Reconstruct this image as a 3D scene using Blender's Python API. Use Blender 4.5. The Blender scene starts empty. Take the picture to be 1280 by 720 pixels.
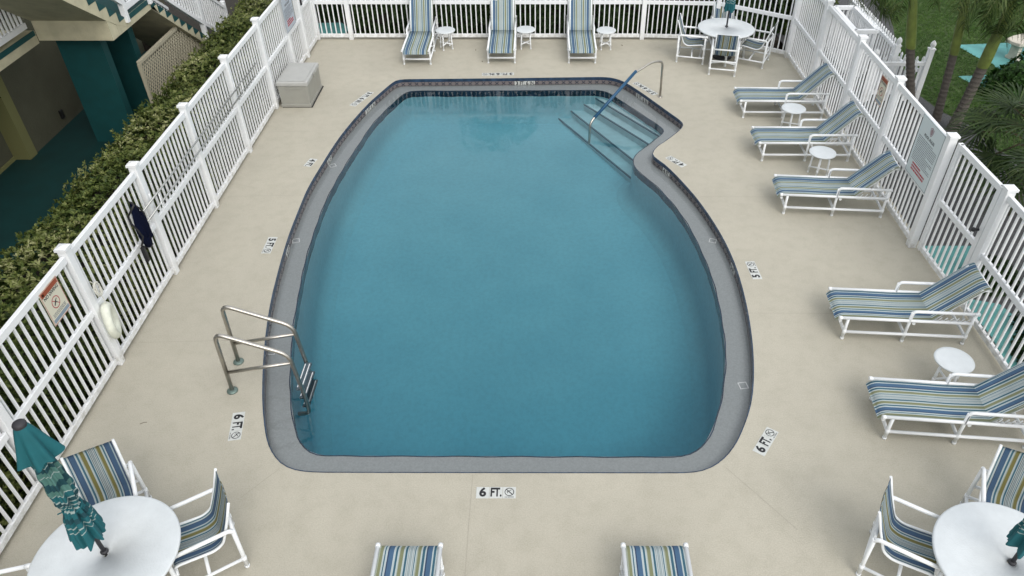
import bpy, bmesh, math, random
import numpy as np
from mathutils import Vector, Matrix
R = math.radians
PI = math.pi
rnd = random.Random(7)
scene = bpy.context.scene
COL = scene.collection
OUTER = [(-3.238, 5.725), (-3.188, 5.629), (-3.128, 5.538), (-3.06, 5.454), (-2.982, 5.378), (-2.891, 5.32), (-2.79, 5.28), (-2.684, 5.259), (-2.576, 5.249), (-2.468, 5.245), (-2.359, 5.244), (-2.251, 5.244), (-2.142, 5.243), (-2.034, 5.243), (-1.925, 5.243), (-1.816, 5.242), (-1.708, 5.242), (-1.599, 5.242), (-1.491, 5.242), (-1.382, 5.241), (-1.274, 5.241), (-1.165, 5.241), (-1.057, 5.241), (-0.948, 5.24), (-0.84, 5.24), (-0.731, 5.24), (-0.623, 5.24), (-0.514, 5.24), (-0.406, 5.239), (-0.297, 5.239), (-0.189, 5.239), (-0.08, 5.239), (0.028, 5.239), (0.137, 5.238), (0.245, 5.238), (0.354, 5.238), (0.463, 5.238), (0.571, 5.238), (0.68, 5.238), (0.788, 5.237), (0.897, 5.237), (1.005, 5.237), (1.114, 5.237), (1.222, 5.237), (1.331, 5.236), (1.439, 5.237), (1.548, 5.237), (1.656, 5.239), (1.764, 5.248), (1.87, 5.272), (1.97, 5.315), (2.061, 5.373), (2.144, 5.443), (2.219, 5.521), (2.286, 5.606), (2.348, 5.696), (2.403, 5.789), (2.455, 5.884), (2.505, 5.981), (2.552, 6.078), (2.596, 6.178), (2.637, 6.278), (2.674, 6.38), (2.707, 6.484), (2.736, 6.588), (2.764, 6.693), (2.789, 6.798), (2.813, 6.904), (2.835, 7.011), (2.856, 7.117), (2.875, 7.224), (2.893, 7.331), (2.91, 7.438), (2.925, 7.546), (2.939, 7.653), (2.952, 7.761), (2.964, 7.869), (2.975, 7.977), (2.985, 8.085), (2.993, 8.193), (3.001, 8.301), (3.008, 8.41), (3.014, 8.518), (3.018, 8.626), (3.022, 8.735), (3.024, 8.843), (3.025, 8.952), (3.024, 9.06), (3.022, 9.169), (3.018, 9.277), (3.012, 9.386), (3.005, 9.494), (2.996, 9.602), (2.986, 9.71), (2.973, 9.818), (2.959, 9.926), (2.944, 10.033), (2.927, 10.14), (2.909, 10.247), (2.89, 10.354), (2.87, 10.461), (2.849, 10.567), (2.826, 10.673), (2.803, 10.779), (2.778, 10.885), (2.752, 10.99), (2.724, 11.095), (2.694, 11.2), (2.663, 11.304), (2.631, 11.407), (2.598, 11.511), (2.564, 11.614), (2.528, 11.716), (2.492, 11.818), (2.454, 11.92), (2.415, 12.021), (2.373, 12.121), (2.327, 12.22), (2.274, 12.315), (2.222, 12.41), (2.174, 12.507), (2.16, 12.613), (2.191, 12.717), (2.237, 12.815), (2.292, 12.909), (2.359, 12.994), (2.433, 13.073), (2.503, 13.156), (2.571, 13.241), (2.637, 13.327), (2.702, 13.413), (2.766, 13.501), (2.826, 13.592), (2.88, 13.686), (2.916, 13.788), (2.916, 13.896), (2.885, 14.0), (2.841, 14.099), (2.793, 14.196), (2.744, 14.293), (2.695, 14.39), (2.647, 14.488), (2.6, 14.585), (2.552, 14.683), (2.505, 14.78), (2.457, 14.878), (2.41, 14.975), (2.361, 15.073), (2.313, 15.17), (2.263, 15.266), (2.213, 15.362), (2.162, 15.458), (2.11, 15.553), (2.057, 15.648), (2.001, 15.741), (1.942, 15.832), (1.877, 15.919), (1.802, 15.997), (1.715, 16.062), (1.618, 16.111), (1.513, 16.135), (1.404, 16.143), (1.296, 16.143), (1.187, 16.14), (1.079, 16.138), (0.97, 16.134), (0.862, 16.131), (0.753, 16.128), (0.645, 16.124), (0.536, 16.121), (0.428, 16.117), (0.32, 16.113), (0.211, 16.11), (0.103, 16.106), (-0.006, 16.103), (-0.114, 16.099), (-0.223, 16.096), (-0.331, 16.092), (-0.44, 16.089), (-0.548, 16.086), (-0.657, 16.083), (-0.765, 16.08), (-0.874, 16.076), (-0.982, 16.074), (-1.091, 16.071), (-1.199, 16.068), (-1.308, 16.065), (-1.416, 16.063), (-1.525, 16.06), (-1.633, 16.057), (-1.742, 16.055), (-1.85, 16.052), (-1.959, 16.05), (-2.067, 16.048), (-2.176, 16.045), (-2.284, 16.043), (-2.393, 16.041), (-2.501, 16.039), (-2.61, 16.037), (-2.718, 16.034), (-2.827, 16.031), (-2.935, 16.027), (-3.043, 16.02), (-3.149, 15.999), (-3.235, 15.935), (-3.285, 15.839), (-3.326, 15.738), (-3.362, 15.636), (-3.397, 15.533), (-3.432, 15.431), (-3.466, 15.328), (-3.5, 15.225), (-3.534, 15.121), (-3.567, 15.018), (-3.598, 14.914), (-3.628, 14.81), (-3.656, 14.705), (-3.682, 14.599), (-3.707, 14.494), (-3.731, 14.388), (-3.754, 14.282), (-3.776, 14.176), (-3.797, 14.069), (-3.819, 13.963), (-3.839, 13.856), (-3.859, 13.75), (-3.878, 13.643), (-3.897, 13.536), (-3.915, 13.429), (-3.931, 13.322), (-3.946, 13.214), (-3.96, 13.106), (-3.973, 12.999), (-3.984, 12.891), (-3.995, 12.783), (-4.006, 12.675), (-4.015, 12.567), (-4.025, 12.459), (-4.034, 12.35), (-4.043, 12.242), (-4.053, 12.134), (-4.062, 12.026), (-4.071, 11.918), (-4.08, 11.81), (-4.088, 11.702), (-4.095, 11.593), (-4.101, 11.485), (-4.105, 11.376), (-4.107, 11.268), (-4.108, 11.159), (-4.106, 11.051), (-4.103, 10.942), (-4.1, 10.834), (-4.098, 10.725), (-4.095, 10.617), (-4.092, 10.508), (-4.088, 10.4), (-4.085, 10.291), (-4.081, 10.183), (-4.076, 10.075), (-4.071, 9.966), (-4.064, 9.858), (-4.056, 9.75), (-4.048, 9.641), (-4.039, 9.533), (-4.029, 9.425), (-4.019, 9.317), (-4.008, 9.209), (-3.997, 9.101), (-3.986, 8.993), (-3.974, 8.885), (-3.962, 8.778), (-3.949, 8.67), (-3.937, 8.562), (-3.924, 8.454), (-3.909, 8.347), (-3.893, 8.239), (-3.877, 8.132), (-3.859, 8.025), (-3.84, 7.918), (-3.82, 7.811), (-3.8, 7.705), (-3.779, 7.598), (-3.757, 7.492), (-3.734, 7.386), (-3.711, 7.28), (-3.687, 7.174), (-3.662, 7.069), (-3.636, 6.963), (-3.609, 6.858), (-3.582, 6.753), (-3.554, 6.648), (-3.525, 6.543), (-3.496, 6.439), (-3.464, 6.335), (-3.431, 6.232), (-3.397, 6.129), (-3.36, 6.027), (-3.322, 5.925), (-3.282, 5.824)]
INNER = [(-2.95, 5.889), (-2.896, 5.803), (-2.827, 5.729), (-2.745, 5.671), (-2.651, 5.633), (-2.552, 5.615), (-2.451, 5.611), (-2.35, 5.61), (-2.249, 5.609), (-2.147, 5.608), (-2.046, 5.608), (-1.945, 5.607), (-1.844, 5.607), (-1.743, 5.607), (-1.642, 5.606), (-1.54, 5.606), (-1.439, 5.606), (-1.338, 5.605), (-1.237, 5.605), (-1.136, 5.604), (-1.035, 5.604), (-0.933, 5.603), (-0.832, 5.603), (-0.731, 5.603), (-0.63, 5.602), (-0.529, 5.602), (-0.428, 5.601), (-0.326, 5.601), (-0.225, 5.6), (-0.124, 5.6), (-0.023, 5.599), (0.078, 5.599), (0.179, 5.598), (0.281, 5.598), (0.382, 5.597), (0.483, 5.597), (0.584, 5.596), (0.685, 5.596), (0.786, 5.595), (0.888, 5.595), (0.989, 5.595), (1.09, 5.594), (1.191, 5.594), (1.292, 5.594), (1.393, 5.595), (1.495, 5.597), (1.596, 5.6), (1.696, 5.609), (1.795, 5.633), (1.884, 5.68), (1.96, 5.746), (2.023, 5.826), (2.078, 5.91), (2.127, 5.999), (2.172, 6.09), (2.215, 6.181), (2.256, 6.273), (2.293, 6.368), (2.327, 6.463), (2.358, 6.559), (2.388, 6.656), (2.417, 6.753), (2.443, 6.85), (2.469, 6.948), (2.492, 7.047), (2.514, 7.145), (2.534, 7.245), (2.552, 7.344), (2.569, 7.444), (2.584, 7.544), (2.597, 7.644), (2.609, 7.745), (2.619, 7.845), (2.628, 7.946), (2.637, 8.047), (2.644, 8.148), (2.651, 8.249), (2.656, 8.35), (2.661, 8.451), (2.664, 8.552), (2.666, 8.653), (2.667, 8.754), (2.667, 8.855), (2.665, 8.957), (2.663, 9.058), (2.661, 9.159), (2.657, 9.26), (2.651, 9.361), (2.644, 9.462), (2.636, 9.563), (2.627, 9.663), (2.617, 9.764), (2.606, 9.865), (2.594, 9.965), (2.581, 10.065), (2.567, 10.166), (2.551, 10.266), (2.535, 10.365), (2.517, 10.465), (2.498, 10.564), (2.476, 10.663), (2.454, 10.762), (2.43, 10.86), (2.404, 10.958), (2.376, 11.055), (2.347, 11.152), (2.316, 11.248), (2.283, 11.344), (2.249, 11.439), (2.213, 11.534), (2.174, 11.627), (2.133, 11.72), (2.089, 11.81), (2.04, 11.899), (1.991, 11.988), (1.943, 12.077), (1.898, 12.167), (1.857, 12.26), (1.826, 12.356), (1.806, 12.455), (1.798, 12.556), (1.804, 12.657), (1.827, 12.755), (1.868, 12.847), (1.919, 12.934), (1.975, 13.019), (2.033, 13.101), (2.093, 13.183), (2.153, 13.265), (2.213, 13.346), (2.274, 13.427), (2.334, 13.508), (2.394, 13.589), (2.453, 13.672), (2.508, 13.757), (2.548, 13.849), (2.548, 13.949), (2.508, 14.042), (2.461, 14.131), (2.412, 14.22), (2.362, 14.308), (2.311, 14.395), (2.26, 14.483), (2.209, 14.57), (2.158, 14.657), (2.107, 14.745), (2.056, 14.832), (2.004, 14.919), (1.953, 15.006), (1.902, 15.094), (1.851, 15.181), (1.8, 15.269), (1.749, 15.356), (1.699, 15.444), (1.646, 15.53), (1.591, 15.614), (1.53, 15.695), (1.456, 15.764), (1.363, 15.802), (1.263, 15.818), (1.162, 15.82), (1.061, 15.82), (0.96, 15.819), (0.858, 15.818), (0.757, 15.817), (0.656, 15.815), (0.555, 15.814), (0.454, 15.812), (0.353, 15.811), (0.251, 15.809), (0.15, 15.807), (0.049, 15.805), (-0.052, 15.804), (-0.153, 15.802), (-0.254, 15.801), (-0.355, 15.799), (-0.457, 15.798), (-0.558, 15.796), (-0.659, 15.795), (-0.76, 15.794), (-0.861, 15.792), (-0.962, 15.791), (-1.064, 15.79), (-1.165, 15.789), (-1.266, 15.788), (-1.367, 15.787), (-1.468, 15.786), (-1.569, 15.786), (-1.671, 15.785), (-1.772, 15.785), (-1.873, 15.784), (-1.974, 15.784), (-2.075, 15.784), (-2.176, 15.784), (-2.278, 15.784), (-2.379, 15.785), (-2.48, 15.786), (-2.581, 15.786), (-2.682, 15.784), (-2.783, 15.779), (-2.882, 15.759), (-2.964, 15.702), (-3.019, 15.617), (-3.059, 15.525), (-3.096, 15.43), (-3.13, 15.335), (-3.163, 15.239), (-3.195, 15.143), (-3.226, 15.047), (-3.256, 14.95), (-3.285, 14.853), (-3.313, 14.756), (-3.34, 14.659), (-3.367, 14.561), (-3.393, 14.464), (-3.417, 14.365), (-3.439, 14.267), (-3.46, 14.168), (-3.48, 14.068), (-3.497, 13.969), (-3.513, 13.869), (-3.527, 13.769), (-3.54, 13.668), (-3.553, 13.568), (-3.566, 13.468), (-3.578, 13.367), (-3.591, 13.267), (-3.604, 13.167), (-3.617, 13.066), (-3.629, 12.966), (-3.642, 12.865), (-3.654, 12.765), (-3.665, 12.664), (-3.677, 12.564), (-3.688, 12.463), (-3.699, 12.363), (-3.709, 12.262), (-3.719, 12.162), (-3.729, 12.061), (-3.738, 11.96), (-3.746, 11.859), (-3.753, 11.758), (-3.76, 11.657), (-3.766, 11.556), (-3.771, 11.455), (-3.775, 11.354), (-3.778, 11.253), (-3.781, 11.152), (-3.782, 11.051), (-3.782, 10.95), (-3.782, 10.849), (-3.781, 10.747), (-3.779, 10.646), (-3.776, 10.545), (-3.773, 10.444), (-3.77, 10.343), (-3.765, 10.242), (-3.761, 10.141), (-3.756, 10.04), (-3.75, 9.939), (-3.743, 9.838), (-3.737, 9.737), (-3.729, 9.636), (-3.721, 9.535), (-3.712, 9.434), (-3.703, 9.334), (-3.693, 9.233), (-3.682, 9.132), (-3.671, 9.032), (-3.658, 8.931), (-3.646, 8.831), (-3.632, 8.731), (-3.618, 8.631), (-3.604, 8.53), (-3.589, 8.43), (-3.576, 8.33), (-3.562, 8.23), (-3.548, 8.13), (-3.533, 8.03), (-3.517, 7.93), (-3.499, 7.83), (-3.48, 7.731), (-3.46, 7.632), (-3.44, 7.532), (-3.419, 7.433), (-3.398, 7.334), (-3.377, 7.236), (-3.355, 7.137), (-3.333, 7.038), (-3.309, 6.94), (-3.285, 6.842), (-3.259, 6.744), (-3.232, 6.646), (-3.204, 6.549), (-3.173, 6.453), (-3.141, 6.357), (-3.106, 6.262), (-3.07, 6.167), (-3.033, 6.073), (-2.993, 5.98)]
# ------------------------------------------------------------------ materials
def mat(name, col=(.8, .8, .8), rough=.5, metal=0., spec=.5, noise=None, bump=None, trans=0.):
    """noise=(scale, amount) varies the base colour; bump=(scale, strength)."""
    m = bpy.data.materials.new(name); m.use_nodes = True
    nt = m.node_tree; b = nt.nodes['Principled BSDF']
    b.inputs['Base Color'].default_value = (*col, 1)
    b.inputs['Roughness'].default_value = rough
    b.inputs['Metallic'].default_value = metal
    b.inputs['Specular IOR Level'].default_value = spec
    tc = nt.nodes.new('ShaderNodeTexCoord')
    if noise:
        n = nt.nodes.new('ShaderNodeTexNoise'); n.inputs['Scale'].default_value = noise[0]
        n.inputs['Detail'].default_value = 6
        nt.links.new(tc.outputs['Object'], n.inputs['Vector'])
        r = nt.nodes.new('ShaderNodeValToRGB')
        a = noise[1]
        r.color_ramp.elements[0].position = .3; r.color_ramp.elements[1].position = .7
        r.color_ramp.elements[0].color = (*[c * (1 - a) for c in col], 1)
        r.color_ramp.elements[1].color = (*[min(1, c * (1 + a)) for c in col], 1)
        nt.links.new(n.outputs['Fac'], r.inputs['Fac']); nt.links.new(r.outputs['Color'], b.inputs['Base Color'])
    if bump:
        n = nt.nodes.new('ShaderNodeTexNoise'); n.inputs['Scale'].default_value = bump[0]; n.inputs['Detail'].default_value = 4
        nt.links.new(tc.outputs['Object'], n.inputs['Vector'])
        bp = nt.nodes.new('ShaderNodeBump'); bp.inputs['Strength'].default_value = bump[1]; bp.inputs['Distance'].default_value = .01
        nt.links.new(n.outputs['Fac'], bp.inputs['Height']); nt.links.new(bp.outputs['Normal'], b.inputs['Normal'])
    return m

def mixrgb(nt, fac, a, b, blend='MIX'):
    n = nt.nodes.new('ShaderNodeMix'); n.data_type = 'RGBA'; n.blend_type = blend
    for k, v in ((0, fac), (6, a), (7, b)):
        if isinstance(v, bpy.types.NodeSocket): nt.links.new(v, n.inputs[k])
        elif k == 0: n.inputs[0].default_value = v
        else: n.inputs[k].default_value = (*v, 1)
    return n.outputs[2]

def noise(nt, vec, scale, detail=4, rough=.5):
    n = nt.nodes.new('ShaderNodeTexNoise'); n.inputs['Scale'].default_value = scale
    n.inputs['Detail'].default_value = detail; n.inputs['Roughness'].default_value = rough
    nt.links.new(vec, n.inputs['Vector']); return n.outputs['Fac']

def ramp(nt, fac, stops, interp='LINEAR'):
    r = nt.nodes.new('ShaderNodeValToRGB'); cr = r.color_ramp; cr.interpolation = interp
    while len(cr.elements) < len(stops): cr.elements.new(.5)
    for e, (p, c) in zip(cr.elements, stops):
        e.position = p; e.color = (*c, 1)
    if fac is not None: nt.links.new(fac, r.inputs['Fac'])
    return r.outputs['Color']

M = {}
M['pvc'] = mat('white_vinyl', (.80, .825, .84), .35, noise=(2.5, .05))
def fence_mat():
    m = bpy.data.materials.new('fence_vinyl'); m.use_nodes = True; nt = m.node_tree
    b = nt.nodes['Principled BSDF']; b.inputs['Roughness'].default_value = .4
    tc = nt.nodes.new('ShaderNodeTexCoord'); o = tc.outputs['Object']; sp = nt.nodes.new('ShaderNodeSeparateXYZ'); nt.links.new(o, sp.inputs[0])
    c = ramp(nt, noise(nt, o, 1.7, 5), [(.3, (.80, .825, .845)), (.7, (.86, .875, .89))])
    n = noise(nt, o, 9, 5, .7)
    a_ = nt.nodes.new('ShaderNodeMapRange'); a_.inputs[1].default_value = .26; a_.inputs[2].default_value = .04; nt.links.new(sp.outputs[2], a_.inputs[0])
    mu = nt.nodes.new('ShaderNodeMath'); mu.operation = 'MULTIPLY'; nt.links.new(a_.outputs[0], mu.inputs[0]); nt.links.new(ramp(nt, n, [(.42, (0, 0, 0)), (.68, (.75, .75, .75))]), mu.inputs[1])
    c = mixrgb(nt, mu.outputs[0], c, (.33, .31, .25))
    c = mixrgb(nt, 1., c, ramp(nt, noise(nt, o, 40, 2), [(.2, (.95, .95, .94)), (.5, (1, 1, 1))]), 'MULTIPLY')
    nt.links.new(c, b.inputs['Base Color']); return m

M['table'] = mat('table_plastic', (.64, .68, .70), .42, noise=(9, .04), bump=(60, .25))
M['steel'] = mat('stainless_steel', (.47, .45, .41), .33, metal=1, noise=(14, .12))
M['flange'] = mat('aged_flange', (.16, .22, .20), .45, metal=.5)
M['black'] = mat('black_plastic', (.012, .012, .014), .4)
M['blackmat'] = mat('black_cap', (.03, .03, .035), .6)
M['sleeve'] = mat('blue_rubber_sleeve', (.012, .075, .16), .5)
M['foam'] = mat('white_foam', (.70, .72, .62), .6, noise=(14, .1), bump=(40, .4))
M['rope'] = mat('rope', (.62, .62, .56), .8)
M['box'] = mat('deck_box_plastic', (.30, .30, .27), .5, noise=(6, .05), bump=(120, .2))
M['boxlid'] = mat('deck_box_lid', (.42, .425, .41), .5, noise=(6, .05), bump=(120, .2))
M['teal'] = mat('shade_darkened_teal', (.004, .060, .063), .6, noise=(5, .12))  # darker than the real paint; the building's shade is in the colour
M['teal_floor'] = mat('shade_darkened_teal_floor', (.002, .034, .034), .6, noise=(3, .15))  # floor teal darkened further to carry the shade under the walkway
M['teal_path'] = mat('pale_teal_concrete', (.10, .31, .30), .8, noise=(3.5, .18))
M['stucco'] = mat('shade_darkened_stucco', (.092, .093, .060), .9, noise=(2.5, .1), bump=(25, .9))  # cream walls darkened in colour to stand in for ground floor shade
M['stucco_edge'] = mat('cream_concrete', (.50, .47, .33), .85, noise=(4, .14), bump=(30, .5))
M['trim'] = mat('olive_trim', (.20, .20, .08), .8)
M['lattice'] = mat('tan_lattice', (.42, .39, .29), .8)
M['dark'] = mat('dark_outlet', (.01, .01, .01), .5)
M['net'] = mat('navy_mesh', (.003, .005, .018), 1., spec=.1)
M['tread'] = mat('ladder_tread', (.06, .09, .11), .6)
M['pole'] = mat('aluminium_pole', (.42, .43, .42), .38, metal=.9)
M['trunk'] = mat('palm_trunk', (.085, .075, .065), .9, bump=(30, .8))
M['crownshaft'] = mat('green_crownshaft', (.13, .17, .035), .5, noise=(7, .3))
M['stem'] = mat('woody_stem', (.07, .05, .03), .9)
M['stone'] = mat('cast_stone', (.52, .48, .41), .85, noise=(10, .15))
M['asphalt'] = mat('dark_gravel', (.07, .072, .075), .95, noise=(30, .35), bump=(80, 1.))
M['soil'] = mat('dark_mulch', (.03, .026, .02), 1, noise=(30, .4))
M['signwhite'] = mat('sign_white', (.62, .70, .72), .4)
M['signgrey'] = mat('sign_grey', (.45, .5, .56), .45)
M['signcream'] = mat('sign_cream', (.66, .64, .52), .45)
M['ink'] = mat('sign_ink', (.03, .035, .045), .6)
M['inkgrey'] = mat('sign_ink_grey', (.12, .14, .17), .6)
M['red'] = mat('sign_red', (.40, .03, .05), .6)
M['orange'] = mat('sign_rust', (.30, .07, .03), .6)
M['crest'] = mat('sign_crest', (.28, .16, .17), .6)
M['bluebar'] = mat('sign_blue_bar', (.25, .31, .38), .6)
M['tilewhite'] = mat('marker_tile', (.55, .57, .55), .3, noise=(12, .05))
M['tileink'] = mat('marker_ink', (.008, .008, .01), .5)
M['squaretile'] = mat('white_tile_frame', (.8, .82, .82), .3)
M['flowers'] = mat('pink_flowers', (.35, .02, .12), .7)

M['fence'] = fence_mat()
def leaf_mat(name, cols, rough=.45, trans=.25):
    m = bpy.data.materials.new(name); m.use_nodes = True; nt = m.node_tree
    b = nt.nodes['Principled BSDF']; b.inputs['Roughness'].default_value = rough; b.inputs['Specular IOR Level'].default_value = .22
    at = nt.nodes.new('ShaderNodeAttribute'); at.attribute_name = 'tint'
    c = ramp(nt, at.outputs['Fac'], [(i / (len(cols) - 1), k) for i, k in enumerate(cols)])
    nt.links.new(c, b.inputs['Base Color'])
    tr = nt.nodes.new('ShaderNodeBsdfTranslucent'); nt.links.new(c, tr.inputs['Color'])
    mx = nt.nodes.new('ShaderNodeMixShader'); mx.inputs[0].default_value = trans
    nt.links.new(b.outputs[0], mx.inputs[1]); nt.links.new(tr.outputs[0], mx.inputs[2])
    nt.links.new(mx.outputs[0], nt.nodes['Material Output'].inputs['Surface'])
    return m
M['hedge_leaf'] = leaf_mat('variegated_hedge_leaf', [(.022, .04, .010), (.045, .075, .016), (.085, .12, .028), (.19, .22, .065), (.48, .48, .26)])
M['dark_leaf'] = leaf_mat('dark_hedge_leaf', [(.012, .03, .008), (.025, .055, .014), (.05, .09, .025), (.09, .13, .05)])
M['bush_leaf'] = leaf_mat('bush_leaf', [(.015, .045, .008), (.03, .08, .014), (.06, .14, .03)])
M['palm_leaf'] = leaf_mat('palm_leaf', [(.025, .05, .012), (.05, .09, .02), (.10, .14, .04), (.28, .28, .15)])
M['fan_leaf'] = leaf_mat('fan_palm_leaf', [(.010, .025, .006), (.025, .05, .012), (.055, .085, .025), (.17, .19, .08)])
M['grass'] = leaf_mat('grass_blade', [(.028, .075, .008), (.048, .115, .014), (.09, .17, .025)])

# sun-bleached striped sling fabric, stripes run along the length (UV.x across)
def stripes(name, seq):
    m = bpy.data.materials.new(name); m.use_nodes = True; nt = m.node_tree
    b = nt.nodes['Principled BSDF']; b.inputs['Roughness'].default_value = .75
    uv = nt.nodes.new('ShaderNodeUVMap'); sp = nt.nodes.new('ShaderNodeSeparateXYZ')
    nt.links.new(uv.outputs[0], sp.inputs[0])
    tot = sum(w for w, c in seq); p = 0; st = []
    for w, c in seq:
        st.append((p / tot, c)); p += w
    h = len(st) // 2; cut = st[h][0]
    # two ramps joined, a ramp holds 32 stops at most
    c1 = ramp(nt, sp.outputs[0], st[:30], 'CONSTANT')
    if len(st) > 30:
        c2 = ramp(nt, sp.outputs[0], st[30:], 'CONSTANT')
        mt = nt.nodes.new('ShaderNodeMath'); mt.operation = 'GREATER_THAN'
        nt.links.new(sp.outputs[0], mt.inputs[0]); mt.inputs[1].default_value = st[30][0]
        c1 = mixrgb(nt, mt.outputs[0], c1, c2)
    tc = nt.nodes.new('ShaderNodeTexCoord')
    w = noise(nt, tc.outputs['Object'], 260, 2)
    c1 = mixrgb(nt, .22, c1, ramp(nt, w, [(.3, (.2, .2, .2)), (.7, (1, 1, 1))]), 'MULTIPLY')
    c1 = mixrgb(nt, .25, c1, ramp(nt, noise(nt, tc.outputs['Object'], 3, 4), [(.3, (.6, .6, .6)), (.7, (1, 1, 1))]), 'MULTIPLY')
    nt.links.new(c1, b.inputs['Base Color'])
    return m
Wt, Pg, Bl, Nv, Tl, Ol, Gy, Sg = (.46, .53, .535), (.33, .41, .43), (.055, .125, .225), (.025, .05, .11), (.03, .11, .16), (.21, .225, .12), (.27, .31, .31), (.33, .37, .30)
pins = [(1.2, Wt), (.9, Gy), (1.4, Wt), (1, Gy), (1.4, Pg), (.9, Gy), (1.2, Wt), (1, Gy), (1.2, Wt)]
M['sling'] = stripes('striped_lounger_sling', [(1.6, Wt), (3.2, Tl), (2, Wt), (6.4, Bl), (1.8, Nv), (2, Wt), (3.2, Tl), (2.2, Wt), (4.2, Ol), (1.5, Sg), (1.6, Wt), (1.2, Tl)] + pins +
                     [(2.8, Tl), (2.6, Wt), (4.6, Ol), (1.2, Sg), (2.2, Wt), (2.8, Tl), (2.6, Wt), (6.4, Bl), (2, Nv), (2.4, Wt), (1.8, Tl), (2, Wt), (4.2, Ol), (2, Sg)])
D = lambda c, k=.84: tuple(x * k for x in c)
B2, O2 = (.038, .088, .165), (.16, .145, .04)
pins2 = [(1.2, D(Wt)), (.9, D(Gy, .4)), (1.4, D(Wt)), (1, D(Gy, .4)), (1.4, D(Pg)), (.9, D(Gy, .4)), (1.2, D(Wt)), (1, D(Gy, .4)), (1.2, D(Wt))]
M['sling_chair'] = stripes('striped_chair_sling', [(1.6, D(Wt)), (2.4, Nv), (2, D(Pg)), (7.5, B2), (1.2, Nv), (2, D(Wt)), (2.4, Tl), (2.2, D(Wt)), (5, O2), (1.5, D(Sg)), (1.6, D(Wt)), (1.2, Tl)] + pins2 +
                     [(2.8, Tl), (2.6, D(Wt)), (5.5, O2), (1.2, D(Sg)), (2.2, D(Wt)), (2.8, Tl), (2.6, D(Wt)), (7.5, B2), (1.4, Nv), (2.4, D(Wt)), (1.8, Tl), (2, D(Wt))])

# umbrella canvas: plain teal with bands of pale and dark stripes by height (UV.y)
def umb_mat():
    m = bpy.data.materials.new('striped_teal_canvas'); m.use_nodes = True; nt = m.node_tree
    b = nt.nodes['Principled BSDF']; b.inputs['Roughness'].default_value = .8
    uv = nt.nodes.new('ShaderNodeUVMap'); sp = nt.nodes.new('ShaderNodeSeparateXYZ'); nt.links.new(uv.outputs[0], sp.inputs[0])
    T, Dk, Wh, Gn = (.006, .105, .125), (.004, .05, .065), (.30, .38, .37), (.07, .18, .16)
    st = [(0, T), (.13, Wh), (.14, T), (.165, Wh), (.175, T), (.20, Wh), (.21, Dk), (.25, Gn), (.29, Wh), (.30, Gn), (.36, Dk), (.42, Gn), (.47, Wh), (.48, T), (.53, Wh), (.54, Dk), (.58, Wh), (.59, T), (.62, Wh), (.632, T), (.66, Wh), (.672, T), (.72, Dk), (.76, T), (.80, Wh), (.81, T), (.84, Wh), (.848, T), (.88, T)]
    c = ramp(nt, sp.outputs[1], st, 'CONSTANT')
    nt.links.new(c, b.inputs['Base Color']); return m
M['canvas'] = umb_mat()
M['canvas_plain'] = mat('plain_teal_canvas', (.006, .105, .125), .8, noise=(8, .1))

# pool deck: textured acrylic in warm beige with fine speckle, broad soft stains
def deck_mat():
    m = bpy.data.materials.new('textured_beige_deck'); m.use_nodes = True; nt = m.node_tree
    b = nt.nodes['Principled BSDF']; b.inputs['Roughness'].default_value = .85
    tc = nt.nodes.new('ShaderNodeTexCoord'); o = tc.outputs['Object']
    base = ramp(nt, noise(nt, o, 70, 3), [(.3, (.415, .39, .318)), (.5, (.46, .434, .358)), (.72, (.50, .474, .396))])
    c = mixrgb(nt, 1., base, ramp(nt, noise(nt, o, .55, 7, .6), [(.32, (.90, .90, .90)), (.65, (1, 1, 1))]), 'MULTIPLY')
    c = mixrgb(nt, 1., c, ramp(nt, noise(nt, o, 4.5, 6, .65), [(.35, (.93, .93, .92)), (.55, (1, 1, 1))]), 'MULTIPLY')
    nt.links.new(c, b.inputs['Base Color'])
    bp = nt.nodes.new('ShaderNodeBump'); bp.inputs['Strength'].default_value = .5; bp.inputs['Distance'].default_value = .006
    nt.links.new(noise(nt, o, 55, 3), bp.inputs['Height']); nt.links.new(bp.outputs['Normal'], b.inputs['Normal'])
    return m
M['deck'] = deck_mat()
M['joint'] = mat('deck_joint', (.36, .335, .28), .95)
M['ledge'] = mat('grey_pebble_plaster', (.38, .41, .415), .8, noise=(45, .10), bump=(60, .15))
M['navytile'] = mat('navy_tile', (.022, .045, .085), .2, noise=(9, .5))

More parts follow.
